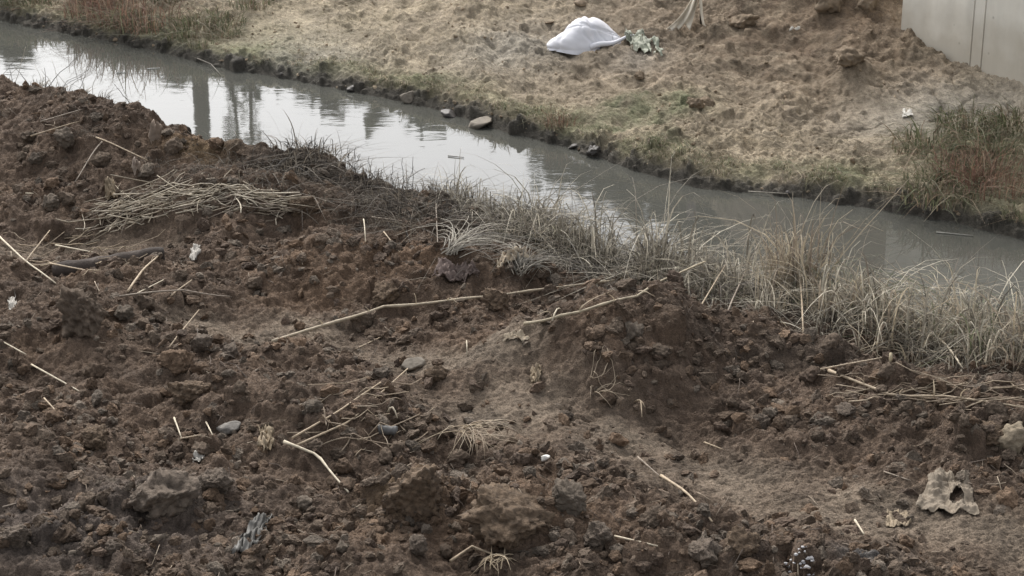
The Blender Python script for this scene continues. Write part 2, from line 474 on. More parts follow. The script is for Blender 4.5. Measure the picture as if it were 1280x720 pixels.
def far_colors():
    x, y = FX, FY
    tan = np.array([.315, .262, .188])
    C = np.repeat(np.repeat(tan[None, None, :], x.shape[0], 0), x.shape[1], 1)
    def mixin(c, w):
        nonlocal C
        w = np.clip(w, 0, 1)[..., None]; C = C * (1 - w) + np.array(c) * w
    n1 = fbm(x, y, 1.1, 4, 401); n2 = fbm(x, y, 4.5, 3, 411)
    mixin((.20, .165, .11), sstep(-.1, .4, n2) * .6)
    mixin((.28, .23, .17), sstep(.05, .4, n1) * .5)
    mixin((.135, .098, .066), gb(x, y, 980, -5, 1.7, 2.3, .9, z=.95) * (1 + n2))
    mixin((.125, .09, .06), gb(x, y, 1060, 0, .8, 2.2, .95, z=1.))
    mixin((.16, .125, .09), gb(x, y, 810, 10, 1.3, 1.8, .7, z=.9))
    mixin((.25, .225, .185), CRK * 1.1)
    mixin((.14, .145, .085), sstep(.0, .25, gb(x, y, 780, 75, .6, .3, .8, z=.8)) * .6 * (1 + n2))
    mixin((.26, .235, .20), gb(x, y, 800, 25, .3, .35, .5, z=.9)); mixin((.27, .25, .21), gb(x, y, 640, 5, .7, .7, .7, z=.9)); mixin((.26, .25, .22), gb(x, y, 345, 8, .9, .8, .8, z=.8))
    mixin((.165, .16, .095), np.exp(-((FT - .34) / .32) ** 2) * np.clip(.55 + n1 * 1.5, 0, 1))
    mixin((.15, .15, .09), gb(x, y, 1240, 180, .6, .9, .9, z=.5)); mixin((.16, .155, .10), gb(x, y, 150, 10, 2.2, 1.0, .7, z=.6))
    mixin((.20, .165, .135), gb(x, y, 1100, 200, .9, .3, .7, z=.5))
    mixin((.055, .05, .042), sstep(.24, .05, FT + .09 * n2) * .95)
    return C
c = far_colors()
fwd = np.array(grow(0, 10.5, .08, 24, 1.28))
BX = np.repeat(xs_far[None, :], len(fwd), 0); BY = far_y(xs_far)[None, :] + fwd[:, None]
BZ = far_base(BX, BY); e = BY - far_y(BX) - 10.5
BZ = BZ + .05 * fbm(BX, BY, .9, 3, 301) + (FZ[-1] - far_base(FX[-1], FY[-1]) - .05 * fbm(FX[-1], FY[-1], .9, 3, 301))[None, :] * np.exp(-e / .2)
BZ = np.maximum(BZ, 1.35 - .3 * np.exp(-e / 2))
X = np.vstack([FX, BX]); Y = np.vstack([FY, BY]); Z = np.vstack([FZ, BZ])
Cc = np.concatenate([c, np.repeat(c[-1:], len(fwd), 0)], 0)
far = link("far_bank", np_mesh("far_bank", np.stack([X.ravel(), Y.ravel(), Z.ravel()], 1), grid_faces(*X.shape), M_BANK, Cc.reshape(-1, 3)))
props(far, "pale tan dry soil slope of the far bank", None, None, "structure")
del BX, BY, BZ, X, Y, Z, Cc, c

# ------------------------------------------------------------------ height look-up
def _lookup(xs, X, Y, Z, x, y, i_lo, i_hi):
    x = np.asarray(x, float); y = np.asarray(y, float)
    i = np.clip(np.searchsorted(xs, x) - 1, 0, len(xs) - 2)
    fx = np.clip((x - xs[i]) / (xs[i + 1] - xs[i]), 0, 1)
    return i, fx
N_END = near_y(xs_near) + .55
def zn(x, y):
    x = np.atleast_1d(np.asarray(x, float)); y = np.atleast_1d(np.asarray(y, float))
    i = np.clip(np.searchsorted(xs_near, x) - 1, 0, len(xs_near) - 2)
    ye = near_y(x) + .55
    j = np.clip(((y - Y0) / (ye - Y0)) * (len(s_core) - 1), 0, len(s_core) - 1)
    z = NZ[np.round(j).astype(int), i]
    return np.where(y > ye, -1.0, z)
def zf(x, y):
    x = np.atleast_1d(np.asarray(x, float)); y = np.atleast_1d(np.asarray(y, float))
    i = np.clip(np.searchsorted(xs_far, x) - 1, 0, len(xs_far) - 2)
    t = y - far_y(x)
    j = np.clip(np.searchsorted(tf, t), 0, len(tf) - 1)
    return np.where(t < -.5, -1.0, FZ[j, i])
def zg(x, y): return np.maximum(np.maximum(zn(x, y), zf(x, y)), 0.0)
_ts = np.arange(7.0, 32.0, .015)
def hit(px, py):
    """first point of ground or water on the line of sight of a photo pixel"""
    d = ray(px, py); d = d / d[1]
    P = np.array([0, 0, CAM_H])[None] + _ts[:, None] * d[None]
    z = zg(P[:, 0], P[:, 1])
    k = int(np.argmax(P[:, 2] <= z))
    if P[k, 2] > z[k]: k = len(_ts) - 1
    return np.array([P[k, 0], P[k, 1], z[k]])

# ------------------------------------------------------------------ water
def water_material():
    m = bpy.data.materials.new("muddy_water"); m.use_nodes = True
    n, l = m.node_tree.nodes, m.node_tree.links
    b = n["Principled BSDF"]
    b.inputs['Base Color'].default_value = (.066, .066, .058, 1)
    b.inputs['Roughness'].default_value = .03
    b.inputs['IOR'].default_value = 1.38
    tc = n.new("ShaderNodeTexCoord")
    mp = n.new("ShaderNodeMapping"); mp.inputs['Scale'].default_value = (1.0, 2.2, 1.0); mp.inputs['Rotation'].default_value = (0, 0, R(12))
    l.new(tc.outputs['Object'], mp.inputs['Vector'])
    t1 = n.new("ShaderNodeTexNoise"); t1.inputs['Scale'].default_value = 2.2; t1.inputs['Detail'].default_value = 3; t1.inputs['Distortion'].default_value = .6
    t2 = n.new("ShaderNodeTexNoise"); t2.inputs['Scale'].default_value = 9; t2.inputs['Detail'].default_value = 2
    l.new(mp.outputs[0], t1.inputs['Vector']); l.new(mp.outputs[0], t2.inputs['Vector'])
    ms = n.new("ShaderNodeTexNoise"); ms.inputs['Scale'].default_value = .45; ms.inputs['Detail'].default_value = 2
    l.new(tc.outputs['Object'], ms.inputs['Vector'])
    mr = n.new("ShaderNodeMapRange"); mr.inputs['From Min'].default_value = .42; mr.inputs['From Max'].default_value = .62
    mr.inputs['To Min'].default_value = .1; mr.inputs['To Max'].default_value = 1.6
    l.new(ms.outputs['Fac'], mr.inputs['Value'])
    mu = n.new("ShaderNodeMath"); mu.operation = 'MULTIPLY'; l.new(t2.outputs['Fac'], mu.inputs[0]); l.new(mr.outputs[0], mu.inputs[1])
    mu2 = n.new("ShaderNodeMath"); mu2.operation = 'MULTIPLY'; mu2.inputs[1].default_value = .35; l.new(mu.outputs[0], mu2.inputs[0])
    ad = n.new("ShaderNodeMath"); ad.operation = 'ADD'; l.new(t1.outputs['Fac'], ad.inputs[0]); l.new(mu2.outputs[0], ad.inputs[1])
    bp = n.new("ShaderNodeBump"); bp.inputs['Strength'].default_value = .085; bp.inputs['Distance'].default_value = .008
    l.new(ad.outputs[0], bp.inputs['Height']); l.new(bp.outputs[0], b.inputs['Normal'])
    return m
M_WATER = water_material()
sx = np.concatenate([xs_far[::12], xs_far[-1:]])
V = []; 
for x in sx: V.append((x, float(near_y(x)) - .6, 0)); V.append((x, float(far_y(x)) + .6, 0))
F = [(2 * i, 2 * i + 2, 2 * i + 3, 2 * i + 1) for i in range(len(sx) - 1)]
wat = link("water", np_mesh("water", V, F, M_WATER))
props(wat, "still grey muddy stream water mirroring a pale sky", None, None, "structure")

# ------------------------------------------------------------------ concrete wall of the bridge abutment
def concrete_material():
    m = plain_material("cast_concrete", (.68, .645, .565), 0.85, 0.10, 1.5, 0.12, 60, .3)
    n, l = m.node_tree.nodes, m.node_tree.links
    b = n["Principled BSDF"]
    src = b.inputs['Base Color'].links[0].from_socket
    tc = n.new("ShaderNodeTexCoord"); mp = n.new("ShaderNodeMapping"); mp.inputs['Scale'].default_value = (4, 4, .5)
    l.new(tc.outputs['Object'], mp.inputs['Vector'])
    t = n.new("ShaderNodeTexNoise"); t.inputs['Scale'].default_value = 1.0; t.inputs['Detail'].default_value = 5
    l.new(mp.outputs[0], t.inputs['Vector'])
    mr = n.new("ShaderNodeMapRange"); mr.inputs['From Min'].default_value = .35; mr.inputs['From Max'].default_value = .65
    mr.inputs['To Min'].default_value = .88; mr.inputs['To Max'].default_value = 1.06
    l.new(t.outputs['Fac'], mr.inputs['Value'])
    v = n.new("ShaderNodeVectorMath"); v.operation = 'SCALE'; l.new(src, v.inputs[0]); l.new(mr.outputs[0], v.inputs['Scale'])
    vo = n.new("ShaderNodeTexVoronoi"); vo.inputs['Scale'].default_value = 5.5; l.new(tc.outputs['Object'], vo.inputs['Vector'])
    m3 = n.new("ShaderNodeMapRange"); m3.inputs['From Min'].default_value = .03; m3.inputs['From Max'].default_value = .10
    m3.inputs['To Min'].default_value = .62; m3.inputs['To Max'].default_value = 1.0
    l.new(vo.outputs['Distance'], m3.inputs['Value'])
    v2 = n.new("ShaderNodeVectorMath"); v2.operation = 'SCALE'; l.new(v.outputs[0], v2.inputs[0]); l.new(m3.outputs[0], v2.inputs['Scale'])
    sx_ = n.new("ShaderNodeSeparateXYZ"); l.new(tc.outputs['Object'], sx_.inputs[0])
    tn = n.new("ShaderNodeTexNoise"); tn.inputs['Scale'].default_value = 3.5; tn.inputs['Detail'].default_value = 7; l.new(tc.outputs['Object'], tn.inputs['Vector'])
    ma = n.new("ShaderNodeMath"); ma.operation = 'MULTIPLY_ADD'; ma.inputs[1].default_value = -.9; l.new(tn.outputs['Fac'], ma.inputs[0]); l.new(sx_.outputs[2], ma.inputs[2])
    m4 = n.new("ShaderNodeMapRange"); m4.inputs['From Min'].default_value = .35; m4.inputs['From Max'].default_value = .85; m4.inputs['To Min'].default_value = .6; m4.inputs['To Max'].default_value = 0
    l.new(ma.outputs[0], m4.inputs['Value'])
    mx = n.new("ShaderNodeMix"); mx.data_type = 'RGBA'; l.new(m4.outputs[0], mx.inputs[0]); l.new(v2.outputs[0], mx.inputs[6]); mx.inputs[7].default_value = (.36, .31, .235, 1)
    l.new(mx.outputs[2], b.inputs['Base Color'])
    return m
M_CONC = concrete_material()
def bm_box(bm, x0, x1, y0, y1, z0, z1):
    vs = [bm.verts.new(p) for p in [(x0,y0,z0),(x1,y0,z0),(x1,y1,z0),(x0,y1,z0),(x0,y0,z1),(x1,y0,z1),(x1,y1,z1),(x0,y1,z1)]]
    for f in [(0,3,2,1),(4,5,6,7),(0,1,5,4),(1,2,6,5),(2,3,7,6),(3,0,4,7)]: bm.faces.new([vs[i] for i in f])
def bm_obj(name, bm, mat, parent=None, bevel=0, smooth=False):
    if bevel: bmesh.ops.bevel(bm, geom=list(bm.edges), offset=bevel, segments=2, affect='EDGES')
    bmesh.ops.recalc_face_normals(bm, faces=bm.faces[:])
    me = bpy.data.meshes.new(name); bm.to_mesh(me); bm.free(); me.materials.append(mat)
    for p in me.polygons: p.use_smooth = smooth
    return link(name, me, parent)
A = hit(1126, 36); B = hit(1279, 106)
wdir = (B - A)[:2]; wlen = np.linalg.norm(wdir); wdir /= wlen
wroot = bpy.data.objects.new("concrete_wall", None); COL.objects.link(wroot)
wroot.location = (A[0], A[1], 0); wroot.rotation_euler.z = math.atan2(wdir[1], wdir[0])
props(wroot, "pale grey cast concrete wall with vertical joints at the top right corner", "wall")
def s_of_px(px):                    # distance along the wall foot that shows at photo column px
    k = (px - 640) / FPX
    d = ray(px, 60)
    a = np.array([[wdir[0], -d[0]], [wdir[1], -d[1]]])
    return float(np.linalg.solve(a, -A[:2])[0])
s1, s2 = s_of_px(1214), s_of_px(1228)
bm = bmesh.new(); bm_box(bm, 0, 7.0, .03, 1.0, -.6, 5.2); bm_obj("core", bm, M_CONC, wroot, .01)
for a, b in [(-.004, s1 - .0025), (s1 + .0025, s2 - .0025), (s2 + .0025, s2 + 1.9), (s2 + 1.906, 7.004)]:
    bm = bmesh.new(); bm_box(bm, a, b, 0, .06, -.59, 5.19); bm_obj("facing_panel", bm, M_CONC, wroot, .006)
bm = bmesh.new(); bm_box(bm, -.08, 7.08, -.1, 1.1, 5.2, 5.45); bm_obj("coping", bm, M_CONC, wroot, .02)

# ------------------------------------------------------------------ pole and thin trees that the water mirrors
M_POLE = plain_material("weathered_pole", (.10, .095, .085), .85, .2, 4, .1, 30)
M_BARK = plain_material("bark", (.06, .05, .04), .9, .3, 8, .4, 30)
def tube(pts, radii, sides=6, cap=True):
    P = np.asarray(pts, float); n = len(P); r = np.broadcast_to(np.asarray(radii, float), (n,))
    T = np.gradient(P, axis=0); T /= np.linalg.norm(T, axis=1)[:, None] + 1e-9
    up = np.array([0, 0, 1.0]) if abs(T[:, 2]).mean() < .8 else np.array([1.0, 0, 0])
    U = np.cross(T, up); U /= np.linalg.norm(U, axis=1)[:, None] + 1e-9
    W = np.cross(U, T)
    a = np.arange(sides) * 2 * math.pi / sides
    V = P[:, None] + r[:, None, None] * (np.cos(a)[None, :, None] * U[:, None] + np.sin(a)[None, :, None] * W[:, None])
    V = V.reshape(-1, 3)
    i = np.arange(n - 1)[:, None] * sides; j = np.arange(sides)[None]; jn = (j + 1) % sides
    F = np.stack([i + j, i + jn, i + jn + sides, i + j + sides], -1).reshape(-1, 4)
    if cap:
        V = np.vstack([V, P[:1], P[-1:]]); c0, c1 = n * sides, n * sides + 1
        e = (n - 1) * sides
        F = np.vstack([F, [[c0, (k + 1) % sides, k, k] for k in range(sides)], [[c1, e + k, e + (k + 1) % sides, e + (k + 1) % sides] for k in range(sides)]])
    return V, F
def clean_quads(F):
    return F
def join(parts):
    Vs, Fs, Cs, o = [], [], [], 0
    for p in parts:
        Vs.append(p[0]); Fs.append(p[1] + o); o += len(p[0])
        if len(p) > 2: Cs.append(np.broadcast_to(np.asarray(p[2], float), (len(p[0]), 3)))
    return np.vstack(Vs), np.vstack(Fs), (np.vstack(Cs) if Cs else None)
def tube_mesh(name, parts, mat):
    V, F, C = join(parts)
    tri = F[:, 2] == F[:, 3]
    me = bpy.data.meshes.new(name)
    me.vertices.add(len(V)); me.vertices.foreach_set("co", V.astype(np.float32).ravel())
    tot = np.where(tri, 3, 4).astype(np.int32)
    loops = np.concatenate([f[:3] if t else f for f, t in zip(F, tri)]) if tri.any() else F.ravel()
    me.loops.add(int(tot.sum())); me.loops.foreach_set("vertex_index", loops.astype(np.int32))
    st = np.concatenate([[0], np.cumsum(tot)[:-1]]).astype(np.int32)
    me.polygons.add(len(F)); me.polygons.foreach_set("loop_start", st); me.polygons.foreach_set("loop_total", tot)
    me.polygons.foreach_set("use_smooth", np.ones(len(F), bool))
    me.update(calc_edges=True)
    if C is not None:
        a = me.color_attributes.new("tint", 'FLOAT_COLOR', 'POINT')
        c = np.ones((len(V), 4), np.float32); c[:, :3] = C; a.data.foreach_set("color", c.ravel())
    me.materials.append(mat)
    return me
def far_pt(px, d):
    r_ = ray(px, 100); return r_[0] / r_[1] * d, d
x, y = far_pt(250, 34)
pole = bpy.data.objects.new("utility_pole", None); COL.objects.link(pole); pole.location = (x, y, 1.2)
props(pole, "plain utility pole beyond the far bank, mirrored in the stream", "pole")
link("shaft", tube_mesh("shaft", [tube([(0, 0, -.5), (0, 0, 4), (0, 0, 9.5)], [.16, .14, .10], 14)], M_POLE), pole)
bm = bmesh.new(); bm_box(bm, -.8, .8, -.16, -.08, 8.9, 9.0); bm_obj("crossarm", bm, M_POLE, pole, .01)
def young_tree(px, d, h, label, r=.055):
    x, y = far_pt(px, d)
    root = bpy.data.objects.new("young_tree", None); COL.objects.link(root); root.location = (x, y, 1.2)
    props(root, label, "tree", "young trees beyond the far bank")
    zs = np.linspace(-.3, h, 12)
    P = [(.05 * math.sin(z * 1.7 + px), .04 * math.cos(z * 2.1), z) for z in zs]
    link("trunk", tube_mesh("trunk", [tube(P, np.linspace(r, .012, 12), 7)], M_BARK), root)
    tw = []; lv = []
    for _ in range(int(h * 16)):
        z = random.uniform(1.0, h); a = random.random() * 6.28; L = random.uniform(.12, .32)
        p = np.array([0, 0, z]); q = p + np.array([math.cos(a) * L * .7, math.sin(a) * L * .7, L * .7])
        tw.append(tube([p, (p + q) / 2 + [0, 0, -.01], q], [.01, .007, .004], 4))
        for _k in range(7):
            c0 = p + (q - p) * random.uniform(.3, 1.1) + rng.normal(0, .04, 3); u = rng.normal(0, .035, 3); w_ = rng.normal(0, .03, 3)
            lv.append((np.array([c0 - u, c0 - w_, c0 + u, c0 + w_]), np.array([[0, 1, 2, 3]]), (.05, .06, .03)))
    link("twigs", tube_mesh("twigs", tw, M_BARK), root)
    V, F, C = join(lv); link("crown", np_mesh("crown", V, F, M_GRASS, C, False), root)
young_tree(291, 34, 5.8, "slender young tree nearer the utility pole, mirrored in the stream")
young_tree(314, 33, 5.2, "slender young tree farther from the utility pole, mirrored in the stream")

# distant wood beyond the far bank: only the stream mirrors it
def distant_wood():
    Vs, Fs, Cs = [], [], []; o = 0; tr = []
    px = -260
    while px < 1330:
        d = random.uniform(56, 64)
        need = d * math.tan(math.radians(np.interp(px, [-260, 0, 330, 560, 700, 960, 1300], [12.6, 13.2, 14.1, 15.3, 16.9, 20.8, 23.0]))) - 5
        H = need - .9 + random.uniform(-.9, .6); x = ray(px, 100)[0] / ray(px, 100)[1] * d
        Rr = random.uniform(1.6, 2.6)
        tr.append(tube([(x, d, .8), (x + .1, d, H * .5), (x, d, H * .95)], [.18, .12, .03], 6))
        n = 900
        u = rng.random(n) ** .8; z = 1.5 + (H - 1.5) * u
        rr = Rr * np.sqrt(rng.random(n)) * (1 - .7 * u ** 4); a = rng.random(n) * 6.283
        c0 = np.stack([x + rr * np.cos(a), d + rr * np.sin(a), z + .3 * rng.normal(0, 1, n)], 1)
        p = rng.normal(0, .22, (n, 3)); q = rng.normal(0, .22, (n, 3))
        V = np.stack([c0 - p, c0 - q, c0 + p, c0 + q], 1).reshape(-1, 3)
        Vs.append(V); Fs.append(np.arange(4 * n).reshape(n, 4) + o); o += 4 * n
        Cs.append(np.repeat(np.array([[.045, .05, .03]]) * rng.uniform(.6, 1.4, (n, 1)), 4, 0))
        px += random.uniform(22, 40)
    V, F, C = np.vstack(Vs), np.vstack(Fs), np.vstack(Cs)
    ob = link("distant_wood", np_mesh("distant_wood", V, F, M_GRASS, C, False))
    props(ob, "far off wood whose dark mass is mirrored along the far waterline", None, None, "stuff")
    link("trunks", tube_mesh("trunks", tr, M_BARK), ob)
distant_wood()

# ------------------------------------------------------------------ clods and stones
def lump(seed, sub=3, cuts=9, rough=.16, squash=.8):
    bm = bmesh.new(); bmesh.ops.create_icosphere(bm, subdivisions=sub, radius=1)
    rs = random.Random(seed)
    pl = []
    for _ in range(cuts):
        v = Vector((rs.gauss(0, 1), rs.gauss(0, 1), rs.gauss(0, 1))).normalized(); pl.append((v, rs.uniform(.52, .85)))
    off = Vector((seed * 3.1, 0, 0))
    for v in bm.verts:
        co = v.co.copy()
        co *= 1 + .28 * mnoise.noise(co * 1.1 + off)
        for nrm, d in pl:
            k = co.dot(nrm) - d
            if k > 0: co -= nrm * k * .95
        co *= 1 + rough * mnoise.noise(co * 3.2 + off) + rough * .6 * mnoise.noise(co * 8 + off) + rough * .35 * mnoise.noise(co * 19 + off)
        co.z *= squash
        v.co = co
    V = np.array([v.co[:] for v in bm.verts]); F = np.array([[v.index for v in f.verts] for f in bm.faces])
    bm.free(); return V, F
CL = [lump(i, 4, random.randint(5, 12), .27, random.uniform(.65, .95)) for i in range(14)]
SOILC = [(.102, .072, .050), (.110, .083, .061), (.118, .080, .053), (.098, .073, .053), (.12, .097, .075), (.09, .065, .048)]
BIG = [lump(500 + i, 5, 8, .24, .85) for i in range(5)]
for V_, F_ in BIG:
    for q_ in range(len(V_)):
        c_ = Vector(V_[q_]); V_[q_] *= 1 + .05 * mnoise.noise(c_ * 12) + .035 * mnoise.noise(c_ * 26) + .03 * (abs(mnoise.noise(c_ * 7)) - .2)
CLM = [np_mesh("soil_clod", V, F, M_CLOD, np.array(SOILC[i % 6])[None].repeat(len(V), 0)) for i, (V, F) in enumerate(CL)]
ST = [lump(40 + i, 4, random.randint(3, 7), .05, random.uniform(.55, .75)) for i in range(6)]
BGM = [np_mesh("soil_clod", V, F, M_CLOD, np.array(SOILC[i % 6])[None].repeat(len(V), 0)) for i, (V, F) in enumerate(BIG)]
STM = [np_mesh("stone", V, F, M_STONE) for V, F in ST]
def put_lump(meshes, name, px, py, wpx, label, group, cat, k=None, hk=1.0, sink=.3, rot=None, mat=None, ax=1.0):
    p = hit(px, py); r = wpx * .5 * math.hypot(p[1], CAM_H - p[2]) / FPX
    me = meshes[k if k is not None else random.randrange(len(meshes))]
    if mat is not None:
        me = me.copy(); me.materials.clear(); me.materials.append(mat)
    o = link(name, me)
    o.scale = (r, r * ax * random.uniform(.8, 1.0), r * hk)
    o.rotation_euler = (random.uniform(-.3, .3), random.uniform(-.3, .3), random.random() * 6.28 if rot is None else rot)
    o.location = (p[0], p[1] + r * .4, p[2] + r * hk * .75 * (1 - 2 * sink))
    return props(o, label, cat, group)
M_PALE = plain_material("pale_stone", (.16, .138, .11), .8, .2, 3, .25, 8)
M_WET = plain_material("wet_stone", (.06, .053, .046), .6, .3, 3, .25, 8, .5)
M_TANR = plain_material("tan_earth_lump", (.17, .13, .09), .95, .3, 3, .6, 6)
M_GREY = plain_material("grey_brown_clod", (.112, .088, .068), .95, .4, 5, 1.0, 14)
M_OCH = plain_material("ochre_clod", (.102, .072, .048), .95, .45, 5, 1.0, 14)
# stones at the far waterline
put_lump(STM, "stone", 600, 160, 34, "largest pale smooth stone lying half in the water at the far bank", "stones along the far waterline", "stone", 0, .7, .3, .3, M_PALE)
put_lump(STM, "stone", 511, 128, 24, "pale pointed stone at the far waterline, left of the largest one", "stones along the far waterline", "stone", 1, 1.0, .25, 1.0, M_PALE)
for px, py, w_, lab in [(562,146,22,"dark wet stone between the two pale stones at the far waterline"),(440,115,15,"small grey stone on the muddy lip under the dry far slope"),(716,186,16,"small dark stone under the reddish tuft at the far waterline")]:
    put_lump(STM, "stone", px, py, w_, lab, "stones along the far waterline", "stone", None, .8, .3, None, M_WET)
for i, px in enumerate([352, 742, 985]):
    x, y = at(px + random.uniform(-4, 4), 0, 0)[0], 0
    w0 = np.interp(px, [a for a, b in far_px], [b for a, b in far_px])
    put_lump(CLM, "wet_mud_lump", px, w0 - random.uniform(-2, 5), random.uniform(6, 20), "small dark wet mud lump in the row along the far waterline", "wet mud lumps along the far waterline", "mud lump", None, .8, .3, None, M_WET)
# lumps up on the far bank
put_lump(CLM, "earth_block", 1062, 84, 52, "big square-edged tan earth block with dark left face below the wall", "earth lumps on the far bank", "earth block", 4, .85, .25, None, M_TANR)
put_lump(STM, "stone", 727, 7, 20, "round brown stone at the top edge of the far bank above the white sack", "earth lumps on the far bank", "stone", 2, 1, .3, None, M_TANR)
put_lump(STM, "stone", 686, 32, 14, "flat brown stone just left above the white sack", "earth lumps on the far bank", "stone", 3, .5, .3, None, M_TANR)
for px, py, w_, lab in [(930,35,40,"brown earth lump on the dug slope right of the hanging rag"),(1040,8,60,"large dark brown earth lump at the top edge left of the wall"),(1085,12,34,"dark brown earth lump next to the left end of the wall"),(870,134,24,"tan earth lump low on the far slope, above the green fringe"),(885,132,20,"small tan earth lump right beside another low on the far slope"),(800,100,18,"small tan earth lump below the tattered plastic")]:
    put_lump(CLM, "earth_lump", px, py, w_, lab, "earth lumps on the far bank", "earth lump", None, .9, .35, None, M_TANR)
# named clods of the near bank
NAMED = [(520,640,96,"big crumbly ochre clod, left of the two largest at the bottom middle",1,M_OCH),(632,672,104,"big crumbly ochre clod, right of the two largest at the bottom middle",5,M_OCH),
 (205,640,92,"large grey-brown clod block low on the left slope",2,M_GREY),(272,620,48,"squared grey-brown clod right against the large clod block",7,M_GREY),(712,640,56,"tall upright clod leaning beside the big ochre clod",9,M_CLOD),
 (748,683,44,"rounded grey clod at the bottom, below the leaning clod",3,M_GREY),(520,690,36,"grey-brown clod between the stubs at the bottom middle",6,M_GREY),(118,562,42,"ochre clod half way down the left rubble slope",8,M_OCH),
 (240,502,54,"dark brown clod above the little white stone",10,M_OCH),(15,682,46,"grey clod at the lower left edge",11,M_GREY),(140,690,26,"small grey clod near the lower left edge",0,M_GREY),
 (885,706,56,"grey-brown clod cut by the bottom edge, right of middle",12,M_GREY),(925,696,50,"flat brown clod beside the one cut by the bottom edge",4,M_OCH),(1238,555,42,"ochre clod left of the pale stone at the right edge",6,M_OCH),
 (182,388,32,"dark rounded clod below the half buried log",13,M_CLOD),(250,440,34,"grey-brown clod, upper left of the clod cluster",2,M_GREY),(220,464,46,"dark block of soil, lower left of the clod cluster",7,M_CLOD),
 (288,444,26,"rounded clod, right in the clod cluster",3,M_GREY),(380,270,42,"rounded brown clod on the ridge against the dark thatch",5,M_OCH),(318,362,26,"dark clod at the foot of the red soil ridge",8,M_CLOD),
 (1058,520,28,"grey clod on the right rubble ridge",9,M_GREY),(950,535,26,"pale-topped clod at the left end of the right rubble ridge",10,M_GREY),(760,505,26,"clod with a straw stub beside the track",0,M_CLOD),(706,524,20,"small pale grey clod beside the track",1,M_GREY),
 (100,408,80,"broad dark mass of soil on the left slope",11,M_CLOD),(545,478,34,"brown stone-like clod right of the pale stone",12,M_OCH),(480,380,44,"red-brown clod on the red soil ridge",4,M_OCH),(620,385,40,"red-brown clod beneath the long reed",2,M_OCH),(820,660,40,"dark clod below the short reed at the bottom",6,M_CLOD)]
for px, py, w_, lab, k, m in NAMED:
    put_lump(BGM if w_ > 38 else CLM, "soil_clod", px, py, w_, lab, "large clods of the near bank", "soil clod", k % 5, .85, .24, None, m)
put_lump(STM, "stone", 515, 464, 36, "pale tan stone in the middle of the near bank", "stones on the near bank", "stone", 4, .9, .25, .4, M_PALE)
put_lump(STM, "stone", 286, 541, 30, "small pale grey stone on the left rubble slope", "stones on the near bank", "stone", 5, .8, .25, 0, plain_material("light_stone", (.19, .175, .155), .8, .3, 3, .4, 8))
put_lump(STM, "stone", 681, 583, 14, "tiny white pebble at the edge of the track", "stones on the near bank", "stone", 1, .8, .3, 0, plain_material("white_pebble", (.62, .6, .55), .6, .1, 3, .1, 8))
put_lump(CLM, "stone", 1266, 563, 54, "angular pale tan stone at the right edge of the near bank", "stones on the near bank", "stone", 7, .9, .25, 0, plain_material("tan_stone", (.19, .155, .11), .9, .3, 3, .6, 10))
# many look-alike clods, each a thing
AREAS = [((0, 470, 400, 720), 90, "dark soil clod in the rubble slope on the left", "clods of the left rubble slope"),
         ((760, 1280, 420, 560), 75, "dark soil clod on the rubble ridge below the tall grass", "clods of the right rubble ridge"),
         ((420, 860, 560, 720), 50, "dark soil clod around the big ochre clods", "clods around the big ochre clods"),
         ((0, 330, 160, 300), 30, "dark soil clod on the heap by the water", "clods of the heap by the water")]
for (x0, x1, y0, y1), cnt, lab, grp in AREAS:
    for _ in range(cnt):
        px, py = random.uniform(x0, x1), random.uniform(y0, y1)
        p = hit(px, py)
        if near_masks(p[:1], p[1:2])[0][0] > .5 or p[2] < .1: continue
        put_lump(CLM, "soil_clod", px, py, random.choice([12, 14, 16, 18, 22, 28]), lab, grp, "soil clod", None, random.uniform(.7, 1), .3)
# loose crumbs: too many to count
LO = [lump(80 + i, 2, 10, .28, .85) for i in range(20)]
LT = [lump(120 + i, 1, 7, .3, .85) for i in range(16)]
LB = [lump(150 + i, 3, 10, .30, .85) for i in range(12)]
def scatter_lumps(n, fn, lo, hi, cols):
    Vs, Fs, Cs = [], [], []; o = 0
    for _ in range(n):
        q = fn()
        if q is None: continue
        x, y, z = q
        r = lo * (hi / lo) ** (random.random() ** 1.9)
        V, F = LB[random.randrange(12)] if r > .030 else LO[random.randrange(20)] if r > .014 else LT[random.randrange(16)]
        M = np.array(Matrix.Rotation(random.random() * 6.28, 3, Vector((random.gauss(0,1), random.gauss(0,1), random.gauss(0,1))).normalized()))
        Vs.append((V * [1.15, random.uniform(.6, 1.1), random.uniform(.5, 1)]) @ M.T * r + [x, y, z + r * random.uniform(-.55, .25)])
        Fs.append(F + o); o += len(V)
        Cs.append(np.repeat([np.array(random.choice(cols)) * random.uniform(.8, 1.2)], len(V), 0))
    return np.vstack(Vs), np.vstack(Fs), np.vstack(Cs)
def near_pt():
    y = 6.8 + random.random() ** 1.3 * 9; x = random.uniform(-.3, .3) * y
    if not -4.9 < x < 4.1 or y > crest_y(x) + .1: return None
    tr = near_masks(np.array([x]), np.array([y]))[0][0]
    if random.random() < tr * .75: return None
    if random.random() > .55 + 1.7 * pnoise(np.array([x * 1.3]), np.array([y * 1.3]), 66)[0]: return None
    return x, y, float(zn(x, y)[0])
V, F, C = scatter_lumps(30000, near_pt, .008, .062, SOILC)
V2, F2, C2 = scatter_lumps(2600, near_pt, .026, .058, [tuple(c * 1.12 for c in q) for q in SOILC])
F2 = F2 + len(V); V = np.vstack([V, V2 + [0, 0, .012]]); F = np.vstack([F, F2]); C = np.vstack([C, C2])
props(link("loose_soil_crumbs", np_mesh("loose_soil_crumbs", V, F, M_CLODS, C, False)), "loose dark crumbs of soil scattered over the near bank", None, None, "stuff")
